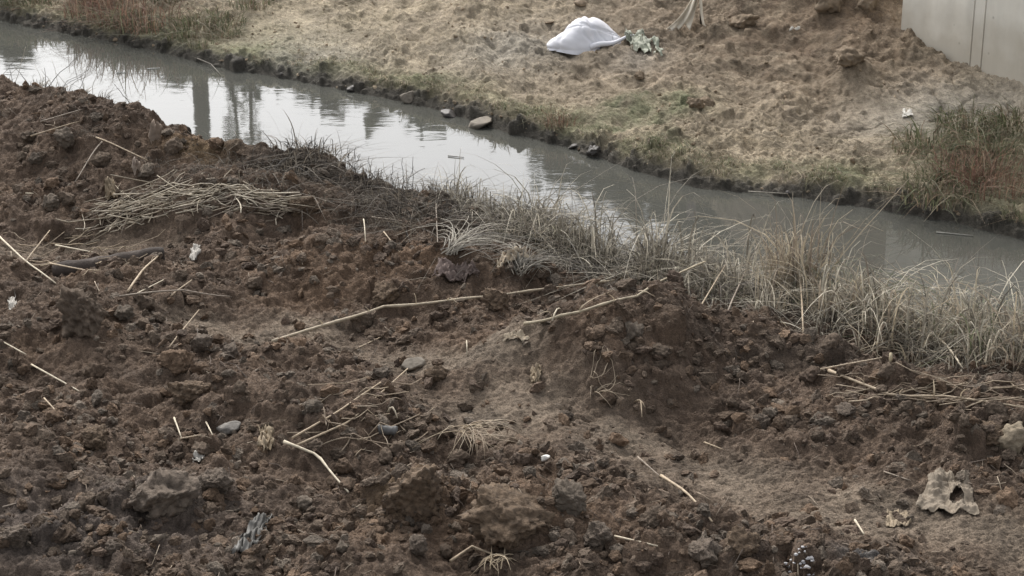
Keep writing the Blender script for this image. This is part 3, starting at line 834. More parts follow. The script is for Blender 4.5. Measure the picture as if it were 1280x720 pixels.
def far_ptx():
    x = random.uniform(-6.5, 6); t = abs(random.gauss(0, 2.6)); y = float(far_y(x)) + t
    if abs(x) > .3 * y or t > 9: return None
    if gb(np.array([x]), np.array([y]), 1190, 105, .9, .55, 1.0, z=.7)[0] > .4: return None
    return x, y, float(zf(x, y)[0])
V, F, C = scatter_lumps(1500, far_ptx, .008, .030, [(.22, .17, .115), (.19, .145, .10), (.25, .2, .14)])
props(link("loose_bank_crumbs", np_mesh("loose_bank_crumbs", V, F, M_CLODS, C)), "loose tan crumbs of soil scattered over the far bank", None, None, "stuff")

# ------------------------------------------------------------------ grass blades
def blades(base, h, lean, bend, width, cols, seg=6, head=0.0, flat=0.0):
    """base (n,3); h, bend, width arrays; lean (n,2) sideways tip offset per height. returns V,F,C"""
    n = len(base); t = np.linspace(0, 1, seg + 1)
    L = lean * h[:, None]
    P = np.zeros((n, seg + 1, 3))
    curve = t[None] ** 1.0 * (1 - bend[:, None]) + bend[:, None] * t[None] ** 2.2
    P[:, :, :2] = base[:, None, :2] + L[:, None, :] * curve[..., None]
    droop = np.clip(bend, 0, 2)[:, None] * t[None] ** 3 * .55
    P[:, :, 2] = base[:, 2:3] + h[:, None] * (t[None] - droop)
    wob = rng.normal(0, .02, (n, 1, 3)) * h[:, None, None] * np.sin(t * 5)[None, :, None]
    P += wob
    a = rng.uniform(0, math.pi, n); side = np.stack([np.cos(a), np.sin(a), rng.uniform(-.4, .4, n)], 1)
    side = side * (1 - flat) + np.array([1, 0, 0]) * flat
    w = width[:, None] * (1 - t[None] ** 2.2 * .85) * (1 + head * np.exp(-((t[None] - .82) / .12) ** 2) * 2)
    V = np.stack([P - side[:, None] * w[..., None] / 2, P + side[:, None] * w[..., None] / 2], 2).reshape(-1, 3)
    k = np.arange(n)[:, None] * (seg + 1) * 2 + np.arange(seg)[None] * 2
    F = np.stack([k, k + 1, k + 3, k + 2], -1).reshape(-1, 4)
    C = np.repeat(cols, (seg + 1) * 2, 0)
    return V, F, C
def colset(n, palette, var=.25):
    p = np.array(palette)[rng.integers(0, len(palette), n)]
    return p * rng.uniform(1 - var, 1 + var, (n, 1))
DRY = [(.38, .32, .23), (.30, .25, .19), (.45, .39, .29), (.20, .165, .13)]
GREYG = [(.26, .235, .19), (.34, .31, .25), (.14, .125, .10), (.46, .42, .34)]
GREEN = [(.14, .15, .09), (.18, .185, .12), (.22, .21, .15), (.11, .12, .07)]
DARKG = [(.05, .043, .036), (.085, .073, .06), (.036, .032, .027), (.18, .155, .125)]
REDG = [(.20, .12, .085), (.15, .09, .07), (.24, .17, .12), (.13, .08, .06)]
GOLD = [(.30, .255, .18), (.25, .21, .155), (.38, .33, .25), (.16, .13, .1)]
def tuft_mesh(name, n, rad, h0, h1, pal, lean=.35, bend=.6, w=(.003, .007), wind=(0, 0), head=0, seg=6, fallen=.3):
    a = rng.uniform(0, 6.283, n); r = rad * np.sqrt(rng.uniform(0, 1, n))
    base = np.stack([r * np.cos(a), r * np.sin(a), np.full(n, -.02)], 1)
    h = rng.uniform(h0, h1, n)
    an = a + rng.normal(0, .7, n)
    ln = np.stack([np.cos(an), np.sin(an)], 1) * np.abs(rng.normal(0, lean, n))[:, None] + np.array(wind)
    f = rng.random(n) < fallen
    ln[f] *= 3; h[f] *= .5
    b = np.clip(rng.normal(bend, .35, n), 0, 1.5)
    V, F, C = blades(base, h, ln, b, rng.uniform(*w, n), colset(n, pal), seg, head)
    return np_mesh(name, V, F, M_GRASS, C)
def put_tuft(mesh, name, p, label, group, cat, s=1.0):
    o = link(name, mesh); o.location = p; o.rotation_euler.z = random.random() * 6.28
    o.scale = (s, s, s * random.uniform(.85, 1.15))
    return props(o, label, cat, group)
T_GREY = [tuft_mesh("grass_tuft", 22, .13, .24, .92, GREYG, .6, 1.25, (.005, .013)) for _ in range(6)]
T_GREEN = [tuft_mesh("grass_tuft", 36, .12, .20, .66, GREEN + GREYG, .8, 1.2, (.006, .013)) for _ in range(6)]
T_DRY = [tuft_mesh("grass_tuft", 32, .11, .22, .70, DRY + GREYG, .6, 1.0, (.006, .013)) for _ in range(5)]
T_DARK = [tuft_mesh("dead_grass_clump", 48, .18, .06, .26, DARKG + [(.14,.12,.095)], 1.1, 1.1, (.004, .009), fallen=.5) for _ in range(6)]
T_MAT = [tuft_mesh("matted_reed_clump", 70, .17, .14, .42, DARKG + GREYG, 1.1, 1.2, (.005, .013), fallen=.6) for _ in range(5)]
def by_crest(px, off, zoff=0):
    """a point on the near bank at distance OFF beyond the crest (towards the water), in photo column px"""
    k = ray(px, 300); k = k[0] / k[1]
    y = 9.0
    for _ in range(40): y = float(crest_y(k * y)) + off
    x = k * y
    return np.array([x, y, max(float(zn(x, y)[0]), -.05) + zoff])
grp = "grass tufts along the near waterline"
for i in range(64):
    px = random.uniform(660, 960); p = by_crest(px, random.uniform(-.25, .5))
    put_tuft(random.choice(T_GREY), "grass_tuft", p, "grey dead grass tuft left of the tall golden clump at the near waterline", grp, "grass tuft", random.uniform(.75, 1.3))
for i in range(95):
    px = random.uniform(1010, 1330); p = by_crest(px, random.uniform(-.45, .45))
    put_tuft(random.choice(T_GREEN + T_DRY + T_GREY[:3]), "grass_tuft", p, "grey green grass tuft right of the tall golden clump at the near waterline", grp, "grass tuft", random.uniform(.75, 1.25))
for i in range(26):
    px = random.uniform(560, 720); p = by_crest(px, random.uniform(-.1, .3))
    put_tuft(random.choice(T_GREY), "grass_tuft", p, "thin grey grass tuft on the matted reeds of the crest", grp, "grass tuft", random.uniform(.4, .75))
# the tall golden clump and its neighbours
for px, off, s, lab in [(1003, .05, 1.0, "tall golden clump of dry reed grass in front of the water"), (975, -.02, .7, "shorter golden clump leaning on the left of the tall golden one")]:
    m = tuft_mesh("reed_grass_clump", 170, .14, .55, 1.25, GOLD + DRY[:2], .34, 1.0, (.006, .013), fallen=.08)
    put_tuft(m, "reed_grass_clump", by_crest(px, off), lab, "golden clumps at the near waterline", "grass clump", s)
# dark matted roots and dead grass on the crest
for i in range(54):
    px = random.uniform(296, 580); p = by_crest(px, random.uniform(-.85, .12))
    put_tuft(random.choice(T_DARK), "dead_grass_clump", p, "blackish dead grass clump on the dark stretch of the crest", "dead grass on the dark crest", "dead grass", random.uniform(.8, 1.3))
for i in range(68):
    px = random.uniform(560, 990); p = by_crest(px, random.uniform(-.5, .2))
    put_tuft(random.choice(T_MAT), "matted_reed_clump", p, "matted grey brown reed clump below the standing grass", "matted reeds on the crest", "dead reeds", random.uniform(.7, 1.2))
for i in range(16):
    px = random.uniform(0, 290); p = by_crest(px, random.uniform(-.7, .05))
    put_tuft(random.choice(T_DARK), "dead_grass_clump", p, "blackish dead grass clump on the left heap by the water", "dead grass on the left heap", "dead grass", random.uniform(.4, .8))
for i in range(30):
    px = random.uniform(960, 1300); p = by_crest(px, random.uniform(-.75, -.2))
    put_tuft(random.choice(T_MAT + T_DRY), "matted_reed_clump", p, "matted reed clump at the foot of the right hand grass", "matted reeds under the right hand grass", "dead reeds", random.uniform(.6, 1.0))
# short blades nobody could count, among the tufts
n = 3000
base = []
for _ in range(n):
    px = random.uniform(600, 1330); base.append(by_crest(px, random.uniform(-.55, .45)) if _ % 4 == 0 else None)
base = np.array([b for b in base if b is not None]); base = np.repeat(base, 4, 0) + rng.normal(0, .035, (len(base) * 4, 3)) * [1, 1, .1]
n = len(base)
V, F, C = blades(base, rng.uniform(.05, .22, n), rng.normal(0, .8, (n, 2)), rng.uniform(.2, 1.4, n), rng.uniform(.0025, .006, n), colset(n, GREYG + GREEN[:2] + DRY), 4)
props(link("short_grass", np_mesh("short_grass", V, F, M_GRASS, C)), "short tangled grass between the tufts of the near waterline", None, None, "stuff")

# far bank plants
def far_at(px, t):
    k = ray(px, 100); k = k[0] / k[1]; y = 15.0
    for _ in range(40): y = float(far_y(k * y)) + t
    return np.array([k * y, y, float(zf(k * y, y)[0])])
T_HANG = [tuft_mesh("bank_grass_tuft", 45, .10, .06, .17, GREEN + DRY + [(.12, .11, .06)], .8, 1.3, (.004, .009), wind=(0, -.5), seg=4) for _ in range(5)]
for i in range(110):
    px = random.uniform(270, 1180); p = far_at(px, random.uniform(.16, .5))
    if random.random() < .25 and 520 > px > 300: continue
    o = put_tuft(random.choice(T_HANG), "bank_grass_tuft", p, "small olive grass tuft on the lip of the far bank", "grass tufts on the lip of the far bank", "grass tuft", random.uniform(.5, 1.1)); o.rotation_euler.z = random.uniform(-.6, .6)
T_WEED = [tuft_mesh("weed_clump", 150, .28, .10, .42, [(.12,.125,.07), (.15,.145,.095), (.21,.18,.13), (.09,.10,.055), (.17,.13,.09)], 1.0, 1.3, (.006, .014), seg=5) for _ in range(4)]
T_RED = [tuft_mesh("reddish_weed_clump", 190, .32, .15, .62, REDG + REDG + [(.13, .13, .08)], .8, 1.1, (.004, .009), seg=5) for _ in range(4)]
for i in range(64):
    px = random.uniform(-40, 320); p = far_at(px, random.uniform(.2, 2.4))
    put_tuft(random.choice(T_WEED), "weed_clump", p, "olive green weed clump on the far bank at the upper left", "green weeds at the upper left", "weeds", random.uniform(.6, 1.05))
for px, t, s, lab in [(158,.45,1.35,"reddish brown weed clump over the water at the upper left, second from the left edge"),(190,.35,1.2,"reddish brown weed clump over the water at the upper left, farthest right of them"),(135,.9,1.2,"reddish brown weed clump at the upper left, half way up the bank"),(120,.4,1.1,"reddish brown weed clump at the upper left, nearest the left edge of the picture"),(165,1.2,1.3,"reddish brown weed clump at the upper left, at the top edge of the picture")]:
    put_tuft(random.choice(T_RED), "reddish_weed_clump", far_at(px, t), lab, "reddish weeds at the upper left", "weeds", s)
for px, t, s, lab in [(700,.3,.5,"low reddish weed tuft hanging over the far waterline in the middle"),(1222,.75,.95,"reddish brown weed clump under the wall at the right, in the middle of the green"),(1250,.5,.85,"reddish brown weed clump closest to the water at the right"),(1262,1.1,.8,"reddish brown weed clump at the right edge, highest up the bank")]:
    put_tuft(random.choice(T_RED), "reddish_weed_clump", far_at(px, t), lab, "reddish weeds on the far bank", "weeds", s)
for i in range(17):
    px = random.uniform(1160, 1310); p = far_at(px, random.uniform(.15, 2.6))
    put_tuft(random.choice(T_WEED), "weed_clump", p, "green weed clump at the right below the concrete wall", "green weeds below the wall", "weeds", random.uniform(.6, 1.2))
# short straw and leaf litter of the far slope
n = 9000
x = rng.uniform(-6.5, 6, n); t = np.abs(rng.normal(0, 1.5, n)); y = far_y(x) + t
dens = sstep(-.15, .35, fbm(x, y, 1.2, 3, 700)) + .35
ok = (np.abs(x) < .3 * y) & (t < 9) & (t > .2) & (rng.random(n) < dens) & (gb(x, y, 1190, 105, .9, .55, 1.0, z=.7) < .35) & (gb(x, y, 1060, 10, 1.6, 1.3, 1.0, z=1.) < .5)
x, y = x[ok], y[ok]; n = len(x)
base = np.stack([x, y, zf(x, y)], 1)
V, F, C = blades(base, rng.uniform(.012, .045, n), rng.normal(0, 1.3, (n, 2)), rng.uniform(.2, 1.4, n), rng.uniform(.003, .008, n), colset(n, [(.22, .18, .12), (.17, .14, .09), (.28, .23, .16), (.16, .15, .09)]), 3)
props(link("bank_litter", np_mesh("bank_litter", V, F, M_GRASS, C)), "fine dead grass litter on the tan far slope", None, None, "stuff")

# ------------------------------------------------------------------ reeds and straws
M_STRAW = plain_material("straw", (.4, .33, .23), .65, .25, 25, .15, 120, attr=True)
def ground_path(pts_px, n, lift=0.01, stiff=True):
    H = np.array([hit(*p) for p in pts_px]); 
    s = np.linspace(0, len(H) - 1, n); i = np.clip(s.astype(int), 0, len(H) - 2); f = (s - i)[:, None]
    P = H[i] * (1 - f) + H[i + 1] * f
    g = zg(P[:, 0], P[:, 1]) + lift
    if stiff:
        P[:, 2] = np.maximum(P[:, 2] + lift, g - .01)
        zz = np.pad(P[:, 2], 2, mode='edge'); zz = np.max([zz[i:i + n] for i in range(5)], axis=0)
        P[:, 2] = np.convolve(np.pad(zz, 3, mode='edge'), np.ones(7) / 7, 'valid') + .002
    else: P[:, 2] = g
    return P
def reed(pts, r, col, label, name="reed_stalk", cat="reed stalk", group="fallen reed stalks", taper=.6, nodes=0, n=14, bow=0, leaf=False):
    P = ground_path(pts, n, r)
    if nodes: P[:, 2] += .012
    if bow: P[:, 2] += bow * np.sin(np.linspace(0, math.pi, n))
    rad = np.linspace(r, r * taper, n)
    if nodes: rad[::max(2, n // nodes)] *= 1.35
    V, F = tube(P, rad, 6)
    o0 = P[0].copy()
    C = colset(1, [col], .08)
    ob = link(name, tube_mesh(name, [(V - o0, F, C)], M_STRAW)); ob.location = o0
    if leaf:
        lf = []
        for j in (3, 6, 9, 11):
            if j >= n: continue
            b = P[j] - o0
            Vb, Fb, Cb = blades(b[None], np.array([random.uniform(.06, .14)]), rng.normal(0, 1.2, (1, 2)), np.array([1.2]), np.array([.012]), np.array([[.33, .27, .19]]), 5)
            lf.append((Vb, Fb, Cb))
        V2, F2, C2 = join(lf); link("dry_leaves", np_mesh("dry_leaves", V2, F2, M_GRASS, C2), ob)
    return props(ob, label, cat, group)
PALE = (.46, .40, .30); TANC = (.33, .26, .18); DULL = (.22, .18, .14); BRN = (.15, .11, .085)
reed([(341,432),(480,400),(620,376),(768,356)], .0105, (.30,.25,.18), "longest fallen reed, crossing the middle of the near bank", nodes=5, n=22, leaf=True)
reed([(655,428),(720,404),(800,386),(880,370)], .009, (.32,.27,.19), "second long fallen reed, right of the longest and pointing at the golden clump", nodes=4, n=18, leaf=True)
reed([(1035,479),(1110,500),(1180,509),(1280,519)], .0085, (.30,.24,.17), "long fallen reed lying out to the right edge on the rubble ridge", nodes=4, n=16, leaf=True)
reed([(1158,422),(1203,464)], .010, PALE, "thick pale reed stub leaning below the right hand grass", n=8, bow=.03)
reed([(355,557),(398,590),(436,624)], .0085, PALE, "bright pale reed stalk slanting down in the lower left middle", nodes=2, n=10)
reed([(366,560),(420,524),(476,489)], .0065, TANC, "thin reed running up from the bright pale stalk, upper of two", n=10)
reed([(372,572),(440,538),(510,478)], .0065, TANC, "thin reed running up beside the bright pale stalk, lower of two", n=10)
reed([(826,600),(856,628),(890,657)], .009, TANC, "dull reed stub slanting down on the lower track", n=8)
reed([(768,675),(822,688)], .0065, PALE, "short white straw at the bottom right of the leaning clod", n=6, group="short straws")
reed([(563,706),(590,698),(622,697)], .008, TANC, "pale straw at the bottom edge below the big ochre clods", n=7, group="short straws")
reed([(2,429),(34,458)], .0055, PALE, "bright straw at the left edge, upper of two", n=6, group="short straws")
reed([(40,464),(103,497)], .006, PALE, "bright straw on the left slope, below the one at the left edge", n=7, group="short straws")
reed([(0,312),(34,334),(70,357)], .0075, PALE, "pale reed crossing the left end of the half buried log", n=8)
reed([(32,332),(64,308)], .006, TANC, "reed leaning up against the pale reed at the left end of the log", n=6)
reed([(70,314),(120,318)], .006, PALE, "short pale reed lying above the log", n=6, group="short straws")
reed([(64,348),(120,346)], .006, TANC, "tan straw lying just below the log", n=6, group="short straws")
reed([(160,368),(180,346),(202,326)], .009, TANC, "stout reed standing aslant at the right end of the log", n=8)
reed([(150,374),(230,381),(288,384)], .0065, DULL, "dull straw lying level under the log", n=9, group="short straws")
reed([(215,386),(240,356)], .0055, TANC, "thin straw in a bent pair below the straw pile", n=6, group="short straws")
reed([(212,437),(250,408)], .005, TANC, "thin straw above the clod cluster", n=6, group="short straws")
reed([(170,371),(205,357)], .005, PALE, "short pale straw to the right of the stout reed", n=6, group="short straws")
reed([(485,517),(497,534)], .007, PALE, "pale stub sticking up beside the crushed can", n=5, group="short straws", bow=.05)
reed([(445,440),(478,424)], .005, TANC, "short tan straw below the longest reed", n=5, group="short straws")
reed([(583,430),(584,448)], .005, PALE, "bright upright straw stub in the middle of the bank", n=4, group="short straws", bow=.05)
reed([(690,412),(702,392)], .006, PALE, "pale stub crossing the second long reed", n=5, group="short straws", bow=.04)
reed([(218,528),(227,550)], .006, PALE, "bright straw stub left of the little pale stone", n=5, group="short straws")
reed([(258,534),(266,548)], .005, PALE, "short straw touching the little pale stone", n=5, group="short straws")
reed([(226,556),(252,545)], .005, TANC, "thin straw below the bright stub on the left slope", n=5, group="short straws")
reed([(56,508),(80,526)], .0045, TANC, "thin straw alone on the left rubble slope", n=5, group="short straws")
reed([(4,643),(36,627)], .004, DULL, "dull thin straw near the lower left corner", n=5, group="short straws")
reed([(1104,598),(1138,606)], .005, DULL, "dull straw left of the torn cloth", n=5, group="short straws")
reed([(880,560),(904,564)], .005, TANC, "short tan straw on the smooth track", n=5, group="short straws")
reed([(1068,658),(1080,670)], .007, PALE, "pale splinter left of the paper scrap", n=5, group="short straws")
reed([(797,576),(826,598)], .0055, DULL, "dull straw just above the reed stub of the lower track", n=5, group="short straws")
reed([(975,335),(992,380),(1004,426)], .009, TANC, "thick bent reed drooping from the golden clump onto the soil", n=9, bow=.12)
reed([(1113,454),(1112,461)], .012, (.5,.42,.28), "short thick pale stub standing in the dark hollow", n=5, bow=.05, group="short straws")
reed([(128,182),(95,250)], .007, DULL, "crooked dull stem hanging down the left heap", n=8)
reed([(120,175),(185,215)], .006, TANC, "tan stem across the crooked stem on the left heap", n=7)
reed([(40,188),(100,155)], .006, TANC, "tan stem high on the left heap by the water", n=6)
reed([(52,172),(110,136)], .006, DULL, "dull stem high on the left heap, nearest the water", n=6)
reed([(32,243),(42,246)], .006, PALE, "tiny bright stub on the left heap", n=4, group="short straws")
reed([(455,297),(457,303)], .005, PALE, "bright stub on the red soil ridge", n=4, group="short straws", bow=.05)
reed([(465,283),(518,283)], .005, DULL, "level straw on the dark crest stretch", n=5, group="short straws")
reed([(480,302),(500,318)], .005, TANC, "tan straw slanting behind the red soil ridge", n=5, group="short straws")
reed([(545,258),(548,330)], .0045, DULL, "long straw hanging straight down the dark crest", n=7)
reed([(870,395),(905,372)], .006, TANC, "tan stem leaning at the left of the golden clump", n=6)
reed([(905,402),(945,370)], .006, DULL, "dull stem leaning toward the golden clump", n=6)
for (a, b) in [((800,502),(802,538)),((793,505),(806,530))]:
    reed([a, b], .005, TANC, "frayed straw on the clod beside the track", n=5, group="frayed straws on the clod", bow=.03)
# upright thin stems standing on the crest against the water
def stem(px, off, h, lx, ly, r=.003, col=(.07,.06,.05), kink=None):
    p = by_crest(px, off); zs = np.linspace(0, 1, 7)
    P = np.stack([lx * zs * h, ly * zs * h, zs * h - .02], 1)
    if kink: P[4:, 0] += kink * h * (zs[4:] - zs[3]); P[4:, 2] -= abs(kink) * h * .5 * (zs[4:] - zs[3])
    P[1:-1] += rng.normal(0, .006, (5, 3))
    V, F = tube(P, np.linspace(r, r * .5, 7), 5)
    o = link("dried_weed", tube_mesh("dried_weed", [(V, F, np.array([col]))], M_STRAW)); o.location = p
    return o
for px, off, h, lx, k in [(70,0,.30,1.1,0),(74,0,.22,0.0,0),(56,-.05,.2,-.7,0),(110,.05,.13,.1,-.5),(178,0,.2,-.8,.2),(370,0,.2,.0,0),(373,0,.12,.15,0),(448,0,.22,-.05,.4),(468,0,.24,-.1,0),(496,0,.26,-.2,.3),(505,0,.27,0,0),(517,0,.30,.02,0),(510,0,.26,.1,.9),(545,0,.16,-.3,0),(560,0,.2,.2,-.4),(640,0,.3,.4,0),(600,0,.22,-.5,.4),(580,0,.22,.1,.3)]:
    props(stem(px, off, h, lx, random.uniform(-.2, .2), .0035, kink=k or None), "thin dark dried weed stalk standing on the crest against the water", "dried weed", "thin dried weeds on the crest")
for i in range(66):
    px = random.uniform(420, 760) if i < 48 else random.uniform(0, 150)
    props(stem(px, random.uniform(-.05, .2), random.uniform(.08, .3) + (.12 if i >= 48 else 0), random.uniform(-.5, .5), random.uniform(-.3, .3), .0028, random.choice(DARKG + GREYG), random.choice([None, .4, -.4, .8])), "thin dark dried weed stalk standing on the crest against the water", "dried weed", "thin dried weeds on the crest")
# feathery pale reed leaves rising out of the near grass in front of the water
def plume(px, py, h, lean, label, grp, w=.016, col=(.55, .53, .49)):
    # base found on the near side below the tip
    d = ray(px, py)
    y = float(by_crest(px, .42)[1]); x = d[0] / d[1] * y; zt = CAM_H + d[2] / d[1] * y
    root = np.array([x - lean * .5 * h, y, zt - h])
    gz = max(float(zn(root[0], root[1])[0]), -.05)
    b = np.array([root[0], root[1], gz]); hh = zt - gz
    V1, F1, C1 = blades(np.zeros((1, 3)), np.array([hh]), np.array([[lean * h / hh * .6, 0]]), np.array([.9]), np.array([w * .45]), np.array([(.3, .29, .25)]), 8, 0, 1)
    tip = V1[-2:].mean(0)
    n = 5
    V2, F2, C2 = blades(np.repeat([[tip[0] * .8, 0, tip[2] * .86]], n, 0), rng.uniform(.06, .12, n), np.stack([rng.uniform(.2, 1.5, n) * np.sign(lean or 1), rng.normal(0, .2, n)], 1), rng.uniform(.3, 1.1, n), np.full(n, w * .7), colset(n, [col], .15), 5, 0, .9)
    V, F, C = join([(V1, F1, C1), (V2, F2, C2)])
    o = link("reed_leaf", np_mesh("reed_leaf", V, F, M_GRASS, C)); o.location = b
    props(o, label, "reed leaf", grp)
for px, py, ln, lab in [(1145,262,-.5,"pale curved reed leaf before the water at the right, first of the row"),(1172,258,.3,"pale reed leaf before the water at the right, second of the row"),(1200,250,.5,"tallest pale reed leaf of the row before the water at the right"),(1215,280,.4,"short pale reed leaf at the right end of the row"),
    (1075,288,.8,"pale feathery leaf right of the golden clump, uppermost"),(1068,300,.9,"pale feathery leaf right of the golden clump, middle one"),(1085,308,.8,"pale feathery leaf right of the golden clump, lowest"),(1108,284,.6,"pale feathery leaf farther right of the golden clump"),(990,238,.2,"long leaf arching above the golden clump"),(965,300,-.6,"long leaf bending left of the golden clump")]:
    plume(px, py, .3, ln, lab, "pale reed leaves before the water")
for px, py, ln, lab in [(52,42,.4,"pale drooping reed tip in the water at the left, left one of the bent pair"),(69,43,.4,"pale drooping reed tip in the water at the left, right one of the bent pair"),(43,52,.1,"grey upright reed tip left of the bent pair"),(12,75,-.3,"grey reed blade nearest the left edge"),(30,76,.1,"short grey reed blade left of the tallest stem"),(100,35,.1,"white reed tip against the far shore at the upper left")]:
    plume(px, py, .25, ln, lab, "reed tips on the left before the water", .02)

# straw pile, and radiating tussock
def straw_bundle(name, pts_fn, n, L, r, pal, label, cat, flat=.3):
    parts = []; o0 = None
    for _ in range(n):
        p, a = pts_fn()
        if o0 is None: o0 = p.copy(); o0[2] = 0
        l_ = random.uniform(*L); m = 6
        s = np.linspace(-.5, .5, m) * l_
        cv = random.gauss(0, .25)
        P = np.stack([p[0] + np.cos(a + cv * s / l_) * s, p[1] + np.sin(a + cv * s / l_) * s, np.zeros(m)], 1)
        g = zg(P[:, 0], P[:, 1]); lift = random.uniform(.0, .07)
        base = max(g.mean(), g.max() - .05)
        P[:, 2] = np.maximum(g, base + s * random.gauss(0, .15)) + lift * random.random() + .004 - abs(random.gauss(0, .02)) * (s / l_) ** 2
        if name == "loose_straw":
            V, F = tube(P, random.uniform(*r), 4); ob = link(name, tube_mesh(name, [(V - P[0], F, colset(1, pal, .2))], M_STRAW)); ob.location = P[0]
            props(ob, label, cat, cat + " " + label.split(" lying ")[-1]); continue
        V, F = tube(P, random.uniform(*r), 4); parts.append((V - o0, F, colset(1, pal, .2)))
    if not parts: return
    ob = link(name, tube_mesh(name, parts, M_STRAW)); ob.location = o0
    return props(ob, label, cat)
def f_arc():
    u = random.random(); px = 115 + 245 * u + random.gauss(0, 8); top = 266 - 26 * math.sin(u * 2.6); 
    p = hit(px, top + random.random() ** 1.3 * 40 * (1 - .5 * u)); return p, R(8) + (.9 - 1.3 * u) + random.gauss(0, .6)
straw_bundle("straw_pile", f_arc, 230, (.10, .55), (.002, .0055), [(.36,.31,.235),(.24,.20,.145),(.15,.12,.09),(.40,.35,.27)], "loose arched pile of pale straw beside the half buried log", "straw pile")
def f_l(): 
    u = random.random(); p = hit(20 + 180 * u, 300 + 40 * random.random()); return p, random.gauss(.2, .6)
straw_bundle("loose_straw", f_l, 26, (.12, .4), (.002, .0045), [(.36,.29,.2),(.28,.22,.15)], "thin loose straw lying around the half buried log", "straw")
def f_r():
    u = random.random(); p = hit(1040 + 240 * u, 475 + 30 * random.random() + 10 * u); return p, random.gauss(-.1, .4)
straw_bundle("loose_straw", f_r, 40, (.12, .45), (.002, .005), [(.30,.24,.17),(.22,.17,.12)], "thin loose straw lying on the right rubble ridge beside the long reed", "straw")
def f_m():
    p = hit(random.uniform(395, 530), random.uniform(490, 570)); return p, random.gauss(.9, .5)
straw_bundle("loose_straw", f_m, 26, (.1, .4), (.002, .0045), [(.30,.24,.17),(.22,.17,.12)], "thin loose straw lying above the bright pale stalk in the lower middle", "straw")
# bundle of pale stripped reed leaves, fanned on the crest
def fan(label, px0, py0, ang0, ang1, n, L, pal, name="reed_leaf_bundle", lift=.05, w=(.004, .009), rise=.25):
    o0 = hit(px0, py0); parts = []
    for _ in range(n):
        a = random.uniform(ang0, ang1); l_ = random.uniform(*L); m = 7; t = np.linspace(0, 1, m)
        a = a + random.gauss(0, .25) + random.gauss(0, .5) * t
        x = np.cos(a) * t * l_; y = np.sin(a) * t * l_ + random.gauss(0, .035)
        x = x + random.gauss(0, .035)
        g = zg(o0[0] + x, o0[1] + y) - o0[2]
        z = np.maximum(g, t * (1 - t) * 4 * rise * l_ * random.uniform(.3, 1)) + random.uniform(.005, lift)
        P = np.stack([x, y, z], 1); P[1:] += rng.normal(0, .0015, (m - 1, 3))
        V, F = tube(P, np.linspace(1, .35, m) * random.uniform(*w) * .5, 4); parts.append((V, F, colset(1, pal, .25)))
    ob = link(name, tube_mesh(name, parts, M_STRAW)); ob.location = o0
    return props(ob, label, "reed bundle", None)
fan("fan of pale stripped reed leaves lying on the crest above the long reed", 562, 322, R(15), R(75), 60, (.3, .75), [(.38,.35,.29),(.3,.27,.22),(.22,.2,.17)], rise=.2)
fan("second tangle of bent reed leaves right of the pale fan", 650, 345, R(20), R(120), 70, (.2, .5), [(.30,.27,.22),(.2,.18,.15),(.13,.12,.1)], rise=.3)
fan("tangle of grey reed leaves hanging down the crest edge beside the standing grass", 745, 340, R(150), R(-60) + R(360), 60, (.15, .4), [(.26,.24,.2),(.18,.16,.14)], rise=.25)
fan("radiating tussock of tan straw above the big ochre clods", 582, 546, R(-100), R(20), 34, (.15, .42), [(.36,.29,.2),(.26,.2,.14),(.42,.35,.26)], "straw_tussock", rise=.25)
fan("small radiating straw tuft at the bottom edge under the ochre clods", 614, 712, R(-60), R(130), 16, (.08, .18), [(.36,.29,.2)], "straw_tussock", rise=.35)
fan("small straw tuft on the slope beside the right track", 745, 495, R(-120), R(60), 12, (.12, .25), [(.3,.24,.17)], "straw_tussock", rise=.25)
# countless short bits of straw and root in the soil
parts = []
for _ in range(2600):
    q = near_pt()
    if q is None: continue
    l_ = random.uniform(.03, .17); a = random.random() * 6.28; s = np.linspace(-.5, .5, 4) * l_
    P = np.stack([q[0] + np.cos(a) * s, q[1] + np.sin(a) * s, np.full(4, q[2] + .006) + s * random.gauss(0, .5)], 1); P[1:3] += rng.normal(0, .004, (2, 3))
    parts.append((*tube(P, random.uniform(.0009, .0027), 4), colset(1, [(.2,.16,.12),(.13,.10,.08),(.33,.27,.2),(.09,.07,.055)], .2)))
props(link("straw_litter", tube_mesh("straw_litter", parts, M_STRAW)), "short bits of straw and root mixed into the near soil", None, None, "stuff")

# ------------------------------------------------------------------ half buried log
M_LOG = plain_material("dark_wood", (.055, .044, .037), .9, .35, 6, .6, 50)
a, b = hit(66, 344), hit(205, 322)
P = np.array([a * (1 - t) + b * t for t in np.linspace(0, 1, 26)]); P[:, 2] = a[2] * (1 - np.linspace(0, 1, 26)) + b[2] * np.linspace(0, 1, 26) + .012
rad = .055 * (1 + .04 * np.sin(np.arange(26) * .5) + .02 * rng.normal(0, 1, 26)); rad[0] *= .6; rad[-1] *= .8
V, F = tube(P - a, rad, 14)
V += .014 * np.stack([pnoise(V[:, 0] * 9, V[:, 2] * 30, 3), pnoise(V[:, 0] * 9, V[:, 1] * 30, 4), pnoise(V[:, 0] * 7, V[:, 1] * 40, 5)], 1)
o = link("log", tube_mesh("log", [(V, F)], M_LOG)); o.location = a
props(o, "dark weathered log half buried in the soil at the left", "log")

